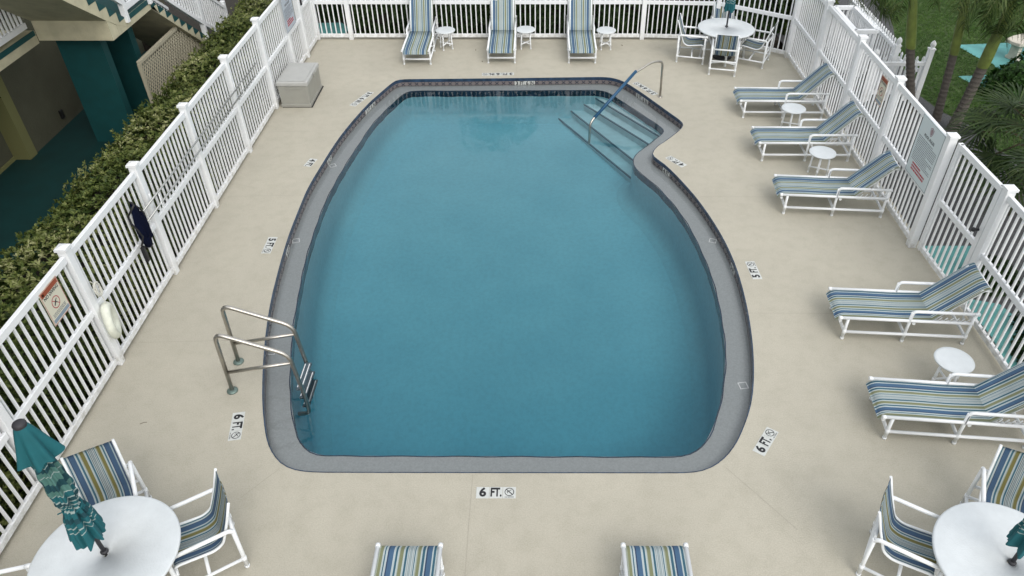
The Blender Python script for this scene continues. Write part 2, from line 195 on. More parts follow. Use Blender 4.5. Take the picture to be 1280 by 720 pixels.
def band_mat():
    """waterline band: navy bullnose row above, taupe row with small dark crosses, grout."""
    m = bpy.data.materials.new('patterned_waterline_tile'); m.use_nodes = True; nt = m.node_tree
    b = nt.nodes['Principled BSDF']; b.inputs['Roughness'].default_value = .2
    uv = nt.nodes.new('ShaderNodeUVMap'); sp = nt.nodes.new('ShaderNodeSeparateXYZ'); nt.links.new(uv.outputs[0], sp.inputs[0])
    def mth(op, a, bb=None, c=None):
        n = nt.nodes.new('ShaderNodeMath'); n.operation = op
        for k, v in enumerate((a, bb, c)):
            if v is None: continue
            if isinstance(v, bpy.types.NodeSocket): nt.links.new(v, n.inputs[k])
            else: n.inputs[k].default_value = v
        return n.outputs[0]
    u = mth('FRACT', mth('MULTIPLY', sp.outputs[0], 1 / .152)); v = sp.outputs[1]   # v: height above band foot, metres
    du = mth('ABSOLUTE', mth('SUBTRACT', u, .5)); dv = mth('ABSOLUTE', mth('MULTIPLY', mth('SUBTRACT', v, .052), 8.))
    cross = mth('MULTIPLY', mth('LESS_THAN', mth('ABSOLUTE', mth('SUBTRACT', du, dv)), .085), mth('LESS_THAN', du, .26))
    col = mixrgb(nt, cross, (.17, .15, .15), (.022, .03, .05))
    rim = mth('LESS_THAN', v, .010)
    col = mixrgb(nt, rim, col, (.25, .25, .24))
    navy = mth('GREATER_THAN', v, .100)
    col = mixrgb(nt, navy, col, (.016, .032, .095))
    g = mth('LESS_THAN', u, .02); col = mixrgb(nt, g, col, (.16, .18, .2))
    nt.links.new(col, b.inputs['Base Color']); return m
M['band'] = band_mat()

def floor_mat():
    m = bpy.data.materials.new('blue_pool_plaster'); m.use_nodes = True; nt = m.node_tree
    b = nt.nodes['Principled BSDF']; b.inputs['Roughness'].default_value = .9
    tc = nt.nodes.new('ShaderNodeTexCoord'); o = tc.outputs['Object']
    c = mixrgb(nt, 1., ramp(nt, noise(nt, o, .9, 6, .6), [(.3, (.42, .72, .80)), (.7, (.50, .80, .87))]),
               ramp(nt, noise(nt, o, 14, 5, .7), [(.3, (.90, .90, .90)), (.6, (1, 1, 1))]), 'MULTIPLY')
    nt.links.new(c, b.inputs['Base Color']); return m
M['plaster'] = floor_mat()
M['steppl'] = mat('pale_step_plaster', (.58, .74, .77), .9, noise=(5, .08))
M['steptile'] = mat('step_edge_tile', (.055, .14, .19), .5)

def water_mat():
    m = bpy.data.materials.new('pool_water'); m.use_nodes = True; nt = m.node_tree
    nt.nodes.remove(nt.nodes['Principled BSDF']); out = nt.nodes['Material Output']
    tr = nt.nodes.new('ShaderNodeBsdfTransparent'); gl = nt.nodes.new('ShaderNodeBsdfGlossy'); gl.inputs['Roughness'].default_value = .03
    fr = nt.nodes.new('ShaderNodeFresnel'); fr.inputs['IOR'].default_value = 1.39
    tc = nt.nodes.new('ShaderNodeTexCoord'); o = tc.outputs['Object']
    mp = nt.nodes.new('ShaderNodeMapping'); mp.inputs['Scale'].default_value = (1.0, .55, 1); nt.links.new(o, mp.inputs['Vector'])
    n1 = noise(nt, mp.outputs[0], 4.5, 3, .55); n2 = noise(nt, o, 16, 2, .5); big = noise(nt, o, .6, 3, .5)
    amp = ramp(nt, big, [(.42, (.10, .10, .10)), (.70, (1, 1, 1))])
    ad = nt.nodes.new('ShaderNodeMath'); ad.operation = 'MULTIPLY_ADD'; ad.inputs[1].default_value = .12
    nt.links.new(n2, ad.inputs[0]); nt.links.new(n1, ad.inputs[2])
    mu = nt.nodes.new('ShaderNodeMath'); mu.operation = 'MULTIPLY'
    nt.links.new(ad.outputs[0], mu.inputs[0]); nt.links.new(amp, mu.inputs[1])
    bp = nt.nodes.new('ShaderNodeBump'); bp.inputs['Strength'].default_value = .24; bp.inputs['Distance'].default_value = .02
    nt.links.new(mu.outputs[0], bp.inputs['Height'])
    for n in (gl, fr): nt.links.new(bp.outputs['Normal'], n.inputs['Normal'])
    mx = nt.nodes.new('ShaderNodeMixShader')
    nt.links.new(fr.outputs[0], mx.inputs[0]); nt.links.new(tr.outputs[0], mx.inputs[1]); nt.links.new(gl.outputs[0], mx.inputs[2])
    nt.links.new(mx.outputs[0], out.inputs['Surface'])
    va = nt.nodes.new('ShaderNodeVolumeAbsorption'); va.inputs['Color'].default_value = (.15, .60, .68, 1); va.inputs['Density'].default_value = .60
    nt.links.new(va.outputs[0], out.inputs['Volume'])
    return m
M['water'] = water_mat()

# ------------------------------------------------------------------ mesh helpers
def box(bm, x0, x1, y0, y1, z0, z1, m=0):
    v = [bm.verts.new(p) for p in ((x0, y0, z0), (x1, y0, z0), (x1, y1, z0), (x0, y1, z0), (x0, y0, z1), (x1, y0, z1), (x1, y1, z1), (x0, y1, z1))]
    fs = [bm.faces.new([v[i] for i in q]) for q in ((3, 2, 1, 0), (4, 5, 6, 7), (0, 1, 5, 4), (1, 2, 6, 5), (2, 3, 7, 6), (3, 0, 4, 7))]
    for f in fs: f.material_index = m
    return v

def bevel(bm, w, seg=2):
    bmesh.ops.bevel(bm, geom=list(bm.edges), offset=w, segments=seg, affect='EDGES', profile=.5, clamp_overlap=True)

def fillet(pts, rad, n=4, closed=False):
    pts = [Vector(p) for p in pts]
    if rad <= 0: return pts
    out = [] if closed else [pts[0]]
    rng = range(len(pts)) if closed else range(1, len(pts) - 1)
    for i in rng:
        p, a, b = pts[i], pts[i - 1], pts[(i + 1) % len(pts)]
        da, db = (a - p), (b - p)
        k = min(rad, da.length * .45, db.length * .45)
        s, e = p + da.normalized() * k, p + db.normalized() * k
        for j in range(n + 1):
            t = j / n
            out.append((1 - t) ** 2 * s + 2 * t * (1 - t) * p + t * t * e)
    if not closed: out.append(pts[-1])
    return out

def tube(bm, pts, r, seg=8, fil=0., cap=True, closed=False, r1=None, fn=4):
    pts = fillet(pts, fil, fn, closed) if fil else [Vector(p) for p in pts]
    n = len(pts); rings = []
    t0 = (pts[1] - pts[0]).normalized()
    up = Vector((0, 0, 1)) if abs(t0.z) < .9 else Vector((0, 1, 0))
    nrm = (up - t0 * up.dot(t0)).normalized()
    for i in range(n):
        if closed: t = (pts[(i + 1) % n] - pts[i - 1]).normalized()
        elif i == 0: t = t0
        elif i == n - 1: t = (pts[-1] - pts[-2]).normalized()
        else: t = ((pts[i + 1] - pts[i]).normalized() + (pts[i] - pts[i - 1]).normalized()).normalized()
        nrm = (nrm - t * nrm.dot(t)).normalized(); bn = t.cross(nrm)
        rr = r if r1 is None else r + (r1 - r) * i / (n - 1)
        rings.append([bm.verts.new(pts[i] + (nrm * math.cos(2 * PI * k / seg) + bn * math.sin(2 * PI * k / seg)) * rr) for k in range(seg)])
    for i in range(n if closed else n - 1):
        A, B = rings[i], rings[(i + 1) % n]
        for k in range(seg):
            f = bm.faces.new((A[k], A[(k + 1) % seg], B[(k + 1) % seg], B[k])); f.smooth = True
    if cap and not closed:
        bm.faces.new(rings[0][::-1]); bm.faces.new(rings[-1])

def lathe(bm, prof, c=(0, 0, 0), seg=32, smooth=True):
    rings = []
    for r, z in prof:
        if r <= 1e-5: rings.append([bm.verts.new((c[0], c[1], c[2] + z))])
        else: rings.append([bm.verts.new((c[0] + r * math.cos(2 * PI * k / seg), c[1] + r * math.sin(2 * PI * k / seg), c[2] + z)) for k in range(seg)])
    for A, B in zip(rings, rings[1:]):
        for k in range(seg):
            k2 = (k + 1) % seg
            if len(A) == 1 and len(B) == 1: continue
            if len(A) == 1: f = bm.faces.new((A[0], B[k], B[k2]))
            elif len(B) == 1: f = bm.faces.new((A[k], A[k2], B[0]))
            else: f = bm.faces.new((A[k], A[k2], B[k2], B[k]))
            f.smooth = smooth

def prism(bm, poly, axis, a, b, m=0):
    """extrude a 2D polygon; axis 'x': poly is (y,z); 'y': (x,z); 'z': (x,y)."""
    def P(p, t): return {'x': (t, p[0], p[1]), 'y': (p[0], t, p[1]), 'z': (p[0], p[1], t)}[axis]
    A = [bm.verts.new(P(p, a)) for p in poly]; B = [bm.verts.new(P(p, b)) for p in poly]
    n = len(poly)
    for i in range(n):
        bm.faces.new((A[i], A[(i + 1) % n], B[(i + 1) % n], B[i])).material_index = m
    bm.faces.new(A[::-1]).material_index = m; bm.faces.new(B).material_index = m

def link(o, parent=None):
    COL.objects.link(o)
    if parent: o.parent = parent
    return o

def obj(name, bm, m, parent=None, loc=None, rz=0, fix=True):
    if fix: bmesh.ops.recalc_face_normals(bm, faces=bm.faces)
    me = bpy.data.meshes.new(name); bm.to_mesh(me); bm.free()
    for k in (m if isinstance(m, (list, tuple)) else [m]): me.materials.append(k)
    o = bpy.data.objects.new(name, me)
    if loc: o.location = loc
    o.rotation_euler.z = rz
    return link(o, parent)

def mesh(name, verts, faces, m, parent=None, attr=None, smooth=False):
    me = bpy.data.meshes.new(name); me.from_pydata(verts, [], faces)
    if attr is not None:
        a = me.attributes.new('tint', 'FLOAT', 'FACE'); a.data.foreach_set('value', attr)
    if smooth: me.polygons.foreach_set('use_smooth', [True] * len(me.polygons))
    me.materials.append(m); me.update()
    return link(bpy.data.objects.new(name, me), parent)

def tag(o, label=None, cat=None, group=None, kind=None):
    if label: o['label'] = label
    if cat: o['category'] = cat
    if group: o['group'] = group
    if kind: o['kind'] = kind
    return o

def thing(name, label, cat, loc=(0, 0, 0), rz=0, group=None):
    o = bpy.data.objects.new(name, None); o.empty_display_size = .2
    o.location = loc; o.rotation_euler.z = rz
    return tag(link(o), label, cat, group)

def dup(root, loc, rz, label):
    """copy of a thing with copies of its parts and sub-parts"""
    def cp(o, par):
        c = o.copy(); COL.objects.link(c)
        if par: c.parent = par
        for ch in kids[o]: cp(ch, c)
        return c
    kids = {}
    def walk(o):
        kids[o] = list(o.children)
        for ch in kids[o]: walk(ch)
    walk(root)
    r = cp(root, None); r.location = loc; r.rotation_euler.z = rz; r['label'] = label
    return r

NB = bmesh.new
def text(name, body, size, m, parent, loc=(0, 0, 0), rot=(0, 0, 0), bold=.0, sx=1., thick=.0008, align='CENTER'):
    cu = bpy.data.curves.new(name, 'FONT'); cu.body = body; cu.size = size; cu.align_x = align; cu.align_y = 'CENTER'
    cu.offset = bold * size; cu.extrude = thick; cu.resolution_u = 3
    t = bpy.data.objects.new('tmp_text', cu); COL.objects.link(t)
    dg = bpy.context.evaluated_depsgraph_get()
    me = bpy.data.meshes.new_from_object(t.evaluated_get(dg))
    bpy.data.objects.remove(t); bpy.data.curves.remove(cu)
    me.materials.clear(); me.materials.append(m)
    for v in me.vertices: v.co.x *= sx
    o = bpy.data.objects.new(name, me); o.location = loc; o.rotation_euler = rot
    return link(o, parent)
def width(o): 
    xs = [v.co.x for v in o.data.vertices]; return max(xs) - min(xs)
# ------------------------------------------------------------------ setting: ground, deck, pool
def sheet_with_holes(name, outer, holes, z, m, z_bottom=None):
    bm = NB(); edges = []
    for loop in [outer] + holes:
        vs = [bm.verts.new((x, y, z)) for x, y in loop]
        edges += [bm.edges.new((vs[i], vs[(i + 1) % len(vs)])) for i in range(len(vs))]
    bmesh.ops.triangle_fill(bm, use_beauty=True, use_dissolve=False, edges=edges)
    for f in bm.faces:
        if f.normal.z < 0: f.normal_flip()
    o = obj(name, bm, m, fix=False)
    return tag(o, kind='structure')

FENCE_L = -5.55
DX0, DX1, DY0, DY1 = -5.68, 6.12, -1.6, 18.62
def rect(x0, y0, x1, y1): return [(x0, y0), (x1, y0), (x1, y1), (x0, y1)]
deck_rim = [(DX0, DY0), (DX1, DY0), (DX1, 17.35), (4.45, 18.52), (2.6, DY1), (DX0, DY1)]
sheet_with_holes('pool_deck', deck_rim, [OUTER], 0., M['deck'])
bm = NB()                                                     # the slab's outer edge
for i, (x, y) in enumerate(deck_rim):
    x2, y2 = deck_rim[(i + 1) % len(deck_rim)]
    bm.faces.new([bm.verts.new(p) for p in ((x, y, -.001), (x2, y2, -.001), (x2, y2, -.5), (x, y, -.5))])
tag(obj('deck_slab_edge', bm, M['joint']), kind='structure')
sheet_with_holes('ground', rect(-400, -400, 400, 400), [rect(-5.6, -1.5, 6.0, 17.2)], -.46, M['soil'])
sheet_with_holes('lawn', [(6.9, -30), (120, -30), (120, 160), (-40, 160), (-40, 24), (6.9, 24)], [], -.1, mat('lawn_turf', (.05, .085, .02), 1, noise=(4, .35), bump=(40, 1)))
# dark gravel walk between the pool fence and the lawn, with a ragged edge
prev = [(9.7, 24), (9.62, 20.7), (9.38, 19.6), (8.75, 17.6), (8.32, 15.6), (8.5, 14.6), (8.85, 14.0), (8.9, 12.9), (9.3, 12.5), (9.8, 11.0), (10.2, 6.), (10.2, -6)]
edge = [(p[0] + .03 * math.sin(7 * p[1]), p[1]) for p in prev]
sheet_with_holes('gravel_path', [(6.13, -6), (6.13, 24)] + edge, [], -.092, M['asphalt'])
tag(obj('back_bed', (lambda b: (box(b, -12, 6.9, 18.7, 30, -.46, -.12), b)[1])(NB()), M['soil']), kind='structure')
# pale teal concrete path on the lawn and beside the fence
sheet_with_holes('teal_path', [(10.45, 18.3), (12.3, 18.5), (14.5, 17.2), (12.6, 14.5), (11.4, 13.6), (10.42, 15.45), (10.05, 15.6), (9.82, 15.95), (9.66, 16.4), (10.66, 16.5), (10.82, 17.05), (10.62, 17.5)], [], -.085, M['teal_path'])
sheet_with_holes('teal_walkway', [(6.2, 9.75), (7.0, 9.75), (6.95, 9.15), (6.25, 8.95)], [], -.086, M['teal_path'])
sheet_with_holes('teal_walkway', [(6.25, 8.45), (6.75, 8.3), (6.98, 7.6), (6.95, 6.2), (6.2, 6.2), (6.3, 7.6)], [], -.086, M['teal_path'])
sheet_with_holes('teal_walkway', [(-6.2, 18.75), (-5.0, 18.75), (-5.02, 19.6), (-5.3, 19.95), (-6.2, 19.9)], [], -.112, M['teal_path'])
# joint lines cut in the deck
bm = NB()
for (a, b) in [((-5.47, 7.39), (-3.75, 7.45)), ((-5.4, 11.10), (-4.15, 11.14)), ((-5.42, 13.50), (-3.92, 13.56)), ((3.06, 13.985), (5.8, 13.99)), ((2.83, 11.10), (5.8, 11.06)), ((2.95, 8.0), (5.8, 7.98)),
               ((-.756, 5.21), (-.743, 2.5)), ((2.14, 5.31), (2.75, 4.5)), ((-2.98, 5.29), (-3.3, 4.9)), ((-4.0, 16.9), (-3.2, 16.01)), ((-.53, 16.16), (-.525, 18.5))]:
    a, b = Vector(a), Vector(b); n = Vector((-(b - a).y, (b - a).x)).normalized() * .003
    k = 8; pa = []
    for j in range(k + 1):
        p = a.lerp(b, j / k) + n * rnd.uniform(-.5, .5); pa.append((p + n, p - n))
    for j in range(k):
        bm.faces.new([bm.verts.new((*q, .0015)) for q in (pa[j][0], pa[j][1], pa[j + 1][1], pa[j + 1][0])])
tag(obj('deck_joint', bm, M['joint']), kind='structure')

LEDGE_Z, WATER_Z = -.168, -.152
def area(P): return sum(P[i][0] * P[(i + 1) % len(P)][1] - P[(i + 1) % len(P)][0] * P[i][1] for i in range(len(P))) / 2
if area(OUTER) < 0: OUTER = OUTER[::-1]
if area(INNER) < 0: INNER = INNER[::-1]
def offs(P, d):       # outward offset (P counter-clockwise), metres
    out = []
    for i in range(len(P)):
        a, b = Vector(P[i - 1]), Vector(P[(i + 1) % len(P)]); t = (b - a).normalized()
        out.append((P[i][0] + t.y * d, P[i][1] - t.x * d))
    return out
def ribbon(name, A, B, za, zb, m, uvs=None, flip=False):
    """closed strip between loops A (height za) and B (height zb) of equal count"""
    bm = NB(); uvl = bm.loops.layers.uv.new('UVMap')
    n = len(A); va = [bm.verts.new((*p, za)) for p in A]; vb = [bm.verts.new((*p, zb)) for p in B]
    s = [0.]
    for i in range(n): s.append(s[-1] + (Vector(A[(i + 1) % n]) - Vector(A[i])).length)
    for i in range(n):
        j = (i + 1) % n
        f = bm.faces.new((va[i], va[j], vb[j], vb[i])); f.smooth = True
        for l, (u, v) in zip(f.loops, ((s[i], za), (s[i + 1], za), (s[i + 1], zb), (s[i], zb))): l[uvl].uv = (u, v - LEDGE_Z)
    return tag(obj(name, bm, m, fix=False), kind='structure')
ribbon('waterline_tile', OUTER, OUTER, 0.0, LEDGE_Z - .01, M['band'])
ribbon('tile_coping', offs(OUTER, .009), offs(OUTER, -.004), .0035, .0025, M['navytile'])
ribbon('tile_coping', offs(OUTER, -.004), offs(OUTER, -.006), .0025, -.06, M['navytile'])
ledge = sheet_with_holes('pool_ledge', offs(OUTER, .01), [INNER], LEDGE_Z, M['ledge'])
# wobbly navy trim tile round the ledge's lip
INN = [(x + .005 * math.sin(i * 1.1) + .003 * math.sin(i * .4), y + .005 * math.cos(i * .9)) for i, (x, y) in enumerate(INNER)]
ribbon('ledge_trim_tile', offs(INN, .016), INN, LEDGE_Z + .003, LEDGE_Z + .002, M['navytile'])
ribbon('ledge_trim_tile', INN, INN, LEDGE_Z + .002, LEDGE_Z - .14, M['navytile'])
def floor_z(y):        # apparent depth: shallow at the far end, deep near the building
    t = 1 - math.exp(-max(0., y - 6.3) / 3.2)
    return -2.08 + t * 1.31
WALLB = offs(INNER, -.30)
bm = NB(); n = len(INNER)
prof = [(0, None, LEDGE_Z - .13), (-.01, .0, .25), (-.06, .0, .05), (-.25, .0, .0)]
loops = []
for d, _, h in [(.0, 0, 'top'), (-.008, 0, .26), (-.025, 0, .15), (-.06, 0, .08), (-.11, 0, .035), (-.17, 0, .01), (-.24, 0, .0), (-.30, 0, -.04)]:
    P = offs(INNER, d) if d else INNER
    loops.append([bm.verts.new((x, y, LEDGE_Z - .135 if h == 'top' else floor_z(y) + h)) for x, y in P])
for A, B in zip(loops, loops[1:]):
    for i in range(n):
        f = bm.faces.new((A[i], A[(i + 1) % n], B[(i + 1) % n], B[i])); f.smooth = True
# floor as a grid clipped to the pool, tucked just under the cove
gx = np.arange(-3.9, 3.31, .3); gy = np.arange(5.0, 16.6, .3)
vid = {}
for j, y in enumerate(gy):
    for i, x in enumerate(gx): vid[i, j] = bm.verts.new((x, y, floor_z(y) - .012))
for j in range(len(gy) - 1):
    for i in range(len(gx) - 1):
        f = bm.faces.new((vid[i, j], vid[i + 1, j], vid[i + 1, j + 1], vid[i, j + 1])); f.smooth = True
tag(obj('pool_basin', bm, M['plaster'], fix=False), kind='structure')

# corner steps: four treads whose lips run beside the slanted wall
def steps():
    T = [((.04, 16.45), (1.86, 13.05), -.80), ((.42, 16.36), (2.0, 13.40), -.655), ((.76, 16.20), (2.43, 13.70), -.50), ((1.15, 16.0), (2.55, 13.9), -.35)]
    back = [(3.0, 14.4), (2.2, 16.3)]
    o = None
    ps = thing('pool_steps', 'four pale blue underwater corner steps with dark tiled lips', 'pool steps')
    ps['kind'] = 'structure'
    ztop = None
    for k, (a, b, z) in enumerate(T):
        bm = NB()
        # extend ends to lie inside the pool walls
        a, b = Vector(a), Vector(b); d = (b - a).normalized()
        nxt = T[k + 1] if k < 3 else None
        c, e = (Vector(nxt[1]), Vector(nxt[0])) if nxt else (Vector((2.62, 14.1)), Vector((1.8, 15.95)))
        a2, b2 = a, b
        poly = [tuple(a2), tuple(b2), tuple(c + (c - e).normalized() * .0), tuple(e)]
        prism(bm, poly, 'z', z - .9, z)
        obj('tread', bm, M['steppl'], ps)
        bm = NB()
        nn = Vector((-d.y, d.x)); nn = nn if nn.x > 0 else -nn
        prism(bm, [tuple(a - nn * .004), tuple(b - nn * .004), tuple(b + nn * .022), tuple(a + nn * .022)], 'z', z - .022, z + .003)
        obj('tread_lip', bm, M['steptile'], ps)
steps()
# the little wall end beside the lowest step
# water: a closed body, its surface just over the ledge
bm = NB(); W = offs(OUTER, .012); n = len(W)
A = [bm.verts.new((x, y, WATER_Z)) for x, y in W]; B = [bm.verts.new((x, y, -2.6)) for x, y in W]
for i in range(n): bm.faces.new((A[i], A[(i + 1) % n], B[(i + 1) % n], B[i]))
bm.faces.new(A); bm.faces.new(B[::-1])
bmesh.ops.triangulate(bm, faces=[f for f in bm.faces if len(f.verts) > 4])
tag(obj('water', bm, M['water']), kind='structure')

# white square tile outlines set in the ledge
first = None
for i, (x, y, lab) in enumerate([(-3.933, 12.454, 'white square tile outline in the pool ledge near the left 4 FT marker'),
                           (-4.013, 9.998, 'white square tile outline in the pool ledge beside the left 5 FT marker'),
                           (-3.69, 7.375, 'white square tile outline set in the pool ledge behind the steel ladder'),
                           (2.864, 9.998, 'white square tile outline set in the pool ledge on the right, farther one'),
                           (2.675, 6.745, 'white square tile outline set in the pool ledge on the right, nearer one')]):
    if first is None:
        bm = NB()
        for q in ((-.06, -.046, -.06, .06), (.046, .06, -.06, .06), (-.046, .046, .046, .06), (-.046, .046, -.06, -.046)):
            box(bm, q[0], q[1], q[2], q[3], 0, .006)
        first = obj('ledge_tile', bm, M['squaretile'], loc=(x, y, LEDGE_Z + .001))
        o = first
    else:
        o = first.copy(); COL.objects.link(o); o.location = (x, y, LEDGE_Z + .001)
    o.rotation_euler.z = [.5, .3, .0, -.35, .15][i]
    tag(o, lab, 'tile', 'white square tiles in the pool ledge')

# ------------------------------------------------------------------ depth markers
def nodive(parent, s, loc, rot):
    g = thing('no_diving_symbol', None, None); g.parent = parent; g.location = loc; g.rotation_euler = rot
    del_ = None
    bm = NB()
    r = s * .36; seg = 28
    for k in range(seg):
        a, b = 2 * PI * k / seg, 2 * PI * (k + 1) / seg
        bm.faces.new([bm.verts.new((math.cos(t) * q, math.sin(t) * q + s * .06, 0)) for t, q in ((a, r), (b, r), (b, r * .84), (a, r * .84))])
    for ang, w in ((-PI / 4, s * .035), ):
        d = Vector((math.cos(ang), math.sin(ang))) * r * .88; nn = Vector((-d.y, d.x)).normalized() * w
        bm.faces.new([bm.verts.new((q.x, q.y + s * .06, .0004)) for q in (d + nn, d - nn, -d - nn, -d + nn)])
    # little diving figure
    for (a, b, w) in (((-.18, .0), (.02, .1), .03), ((.02, .1), (.16, .2), .022), ((-.18, .0), (-.1, -.12), .02), ((-.05, .05), (.06, -.08), .022)):
        a, b = Vector(a) * s, Vector(b) * s; nn = Vector((-(b - a).y, (b - a).x)).normalized() * w * s
        bm.faces.new([bm.verts.new((q.x, q.y + s * .06, .0008)) for q in (a + nn, a - nn, b - nn, b + nn)])
    o = obj('symbol', bm, M['tileink'], parent, loc=loc, fix=False); o.rotation_euler = rot
    bpy.data.objects.remove(g)
    t = text('small_caption', 'NO DIVING', s * .13, M['tileink'], parent, rot=rot, bold=.02, thick=0)
    t.location = Vector(loc) + Matrix.Rotation(rot[2], 3, 'Z') @ Vector((0, -s * .40, 0))
def marker(cx, cy, ang, words, label, sym=True):
    """words: one string per tile; ang: direction the text runs"""
    s = .148; n = len(words) + (1 if sym else 0)
    root = thing('depth_marker', label, 'depth marker', (cx, cy, 0), ang, 'depth marker tiles set in the deck')
    x = -n * s / 2
    for k in range(n):
        bm = NB(); box(bm, x + .002, x + s - .002, -s / 2, s / 2, 0, .004); obj('tile', bm, M['tilewhite'], root)
        if k < len(words):
            t = text('lettering', words[k], .155, M['tileink'], root, loc=(x + s / 2, 0, .0048), bold=.04, thick=0)
            w = width(t); mx = s * .84
            if w > mx: t.scale.x = mx / w
        else: nodive(root, s, (x + s / 2, 0, .0048), (0, 0, 0))
        x += s
    return root
a = lambda p, q: math.atan2(q[1] - p[1], q[0] - p[0])
c = lambda p, q: ((p[0] + q[0]) / 2, (p[1] + q[1]) / 2)
for p, q, w, s, lab in [
    ((-.70, 4.966), (-.26, 4.966), ['6', 'FT.'], 1, '6 FT. depth marker with no diving symbol, in the middle of the near deck'),
    ((-3.701, 6.133), (-3.626, 5.709), ['6', 'FT.'], 1, '6 FT. depth marker with no diving symbol beside the steel ladder'),
    ((-4.316, 9.868), (-4.312, 9.423), ['5', 'FT.'], 1, '5 FT. depth marker with no diving symbol on the left deck'),
    ((-4.25, 12.43), (-4.315, 12.12), ['4', 'FT.'], 0, '4 FT. depth marker without a symbol on the left deck'),
    ((-3.686, 15.362), (-3.97, 14.67), ['3', 'FT.', '6', 'IN.'], 1, '3 FT. 6 IN. depth marker on the left deck near the grey deck box'),
    ((-.57, 16.33), (-1.319, 16.30), ['3', 'FT.', '6', 'IN.'], 1, '3 FT. 6 IN. depth marker on the far deck before the middle back lounger'),
    ((2.546, 15.22), (2.139, 15.865), ['3', 'FT.', '6', 'IN.'], 1, '3 FT. 6 IN. depth marker beside the foot of the pool handrail'),
    ((2.711, 12.123), (2.429, 12.512), ['4', 'FT.'], 1, '4 FT. depth marker with no diving symbol on the right deck at the pool corner'),
    ((3.295, 8.776), (3.27, 9.214), ['5', 'FT.'], 1, '5 FT. depth marker with no diving symbol on the right deck'),
    ((2.562, 5.508), (2.817, 5.867), ['6', 'FT.'], 1, '6 FT. depth marker with no diving symbol at the near right pool corner')]:
    m_ = c(p, q); marker(m_[0], m_[1], a(p, q), w, lab, bool(s))
# depth figures on the waterline tile, facing the water
def wall_marker(x, y, words, label):
    i = min(range(len(OUTER)), key=lambda k: (OUTER[k][0] - x) ** 2 + (OUTER[k][1] - y) ** 2)
    A, B = Vector(OUTER[i - 4]), Vector(OUTER[(i + 4) % len(OUTER)])
    t = (B - A).normalized(); inn = Vector((-t.y, t.x)); P = Vector(OUTER[i]) + inn * .010
    # reader stands in the water: text runs to the reader's right, seen from inside
    ang = math.atan2(-t.y, -t.x)
    root = thing('waterline_marker', label, 'depth marker', (P.x, P.y, LEDGE_Z + .05), ang, 'depth markers on the waterline tile')
    s = .10; n = len(words); xx = -n * .115 / 2
    for k in range(n):
        w_ = .115
        bm = NB(); box(bm, xx + .002, xx + w_ - .002, .0, .008, -s / 2, s / 2); obj('tile', bm, M['tilewhite'], root)
        tt = text('lettering', words[k], .12, M['tileink'], root, loc=(xx + w_ / 2, -.0012, 0), rot=(PI / 2, 0, 0), bold=.03, thick=0)
        if width(tt) > w_ * .85: tt.scale.x = w_ * .85 / width(tt)
        xx += w_
wall_marker(-.36, 16.1, ['3', 'FT.', '6', 'IN.'], 'white 3 FT. 6 IN. tiles on the far waterline wall')
wall_marker(2.24, 15.2, ['3', 'FT.', '6', 'IN.'], 'white 3 FT. 6 IN. tiles on the slanted wall by the handrail')
wall_marker(-3.42, 14.75, ['3', 'FT.', '6', 'IN.'], 'white 3 FT. 6 IN. tiles on the slanted left waterline wall')
wall_marker(2.28, 12.1, ['4', 'FT.'], 'white 4 FT. tiles on the right waterline wall by the pool corner')
wall_marker(-3.93, 12.55, ['4', 'FT.'], 'white 4 FT. tiles on the left waterline wall')
wall_marker(-4.02, 9.6, ['5', 'FT.'], 'white 5 FT. tiles on the left waterline wall')
wall_marker(2.98, 9.2, ['5', 'FT.'], 'white 5 FT. tiles on the right waterline wall')

# ------------------------------------------------------------------ pool fences
def post(parent, x, y, h=1.86, w=.11, z0=-.0):
    bm = NB(); box(bm, x - w / 2, x + w / 2, y - w / 2, y + w / 2, z0, h); bevel(bm, .006, 1)
    p = obj('post', bm, M['fence'], parent)
    bm = NB(); box(bm, x - w / 2 - .013, x + w / 2 + .013, y - w / 2 - .013, y + w / 2 + .013, h, h + .035)
    q = w / 2 + .013
    vs = [bm.verts.new((x + a_ * q * .9, y + b_ * q * .9, h + .035)) for a_, b_ in ((-1, -1), (1, -1), (1, 1), (-1, 1))]; t = bm.verts.new((x, y, h + .055))
    for i in range(4): bm.faces.new((vs[i], vs[(i + 1) % 4], t))
    obj('post_cap', bm, M['fence'], p)
    return p

def panel(parent, p, q, gap=.06, top=1.80, step=.122, sag=0., z0=0., mid=.96, name='fence_panel'):
    """one bay between post centres p and q; pickets are its pattern, rails its sub-parts"""
    p, q = Vector(p), Vector(q); L = (q - p).length; d = (q - p) / L; ang = math.atan2(d.y, d.x)
    e = gap; n = max(2, round((L - 2 * e) / step)); st = (L - 2 * e) / n
    def put(bm, w, h0, h1, x0, x1, off=0):
        vs = box(bm, x0, x1, -w / 2 + off, w / 2 + off, h0, h1)
    bm = NB()
    for k in range(n):
        xx = e + st * (k + .5) + rnd.uniform(-.003, .003)
        r0 = len(bm.verts); vs = box(bm, xx - .0125, xx + .0125, -.0125, .0125, z0 + .10, top - .02)
    def fin(bm_, nm, par):
        o = obj(nm, bm_, M['fence'], par); return o
    pk = fin(bm, name, parent); pk.location = (*p, 0); pk.rotation_euler.z = ang
    for nm, h0, h1, w in (('top_rail', top - .09, top, .052), ('middle_rail', mid - .088, mid, .046), ('bottom_rail', z0 + .055, z0 + .14, .05)):
        bm = NB(); put(bm, w, h0, h1, e, L - e); bevel(bm, .004, 1); fin(bm, nm, pk)
    return pk

# left fence
fl = thing('picket_fence', 'long white vinyl picket fence left of the pool, in front of the hedge', 'fence')
LY = [1.3, 3.18, 5.09, 7.0, 8.93, 10.76, 12.68, 14.56, 16.2, 17.32]
for y in LY: post(fl, FENCE_L, y)
for y0, y1 in zip(LY, LY[1:]): panel(fl, (FENCE_L, y0), (FENCE_L, y1))
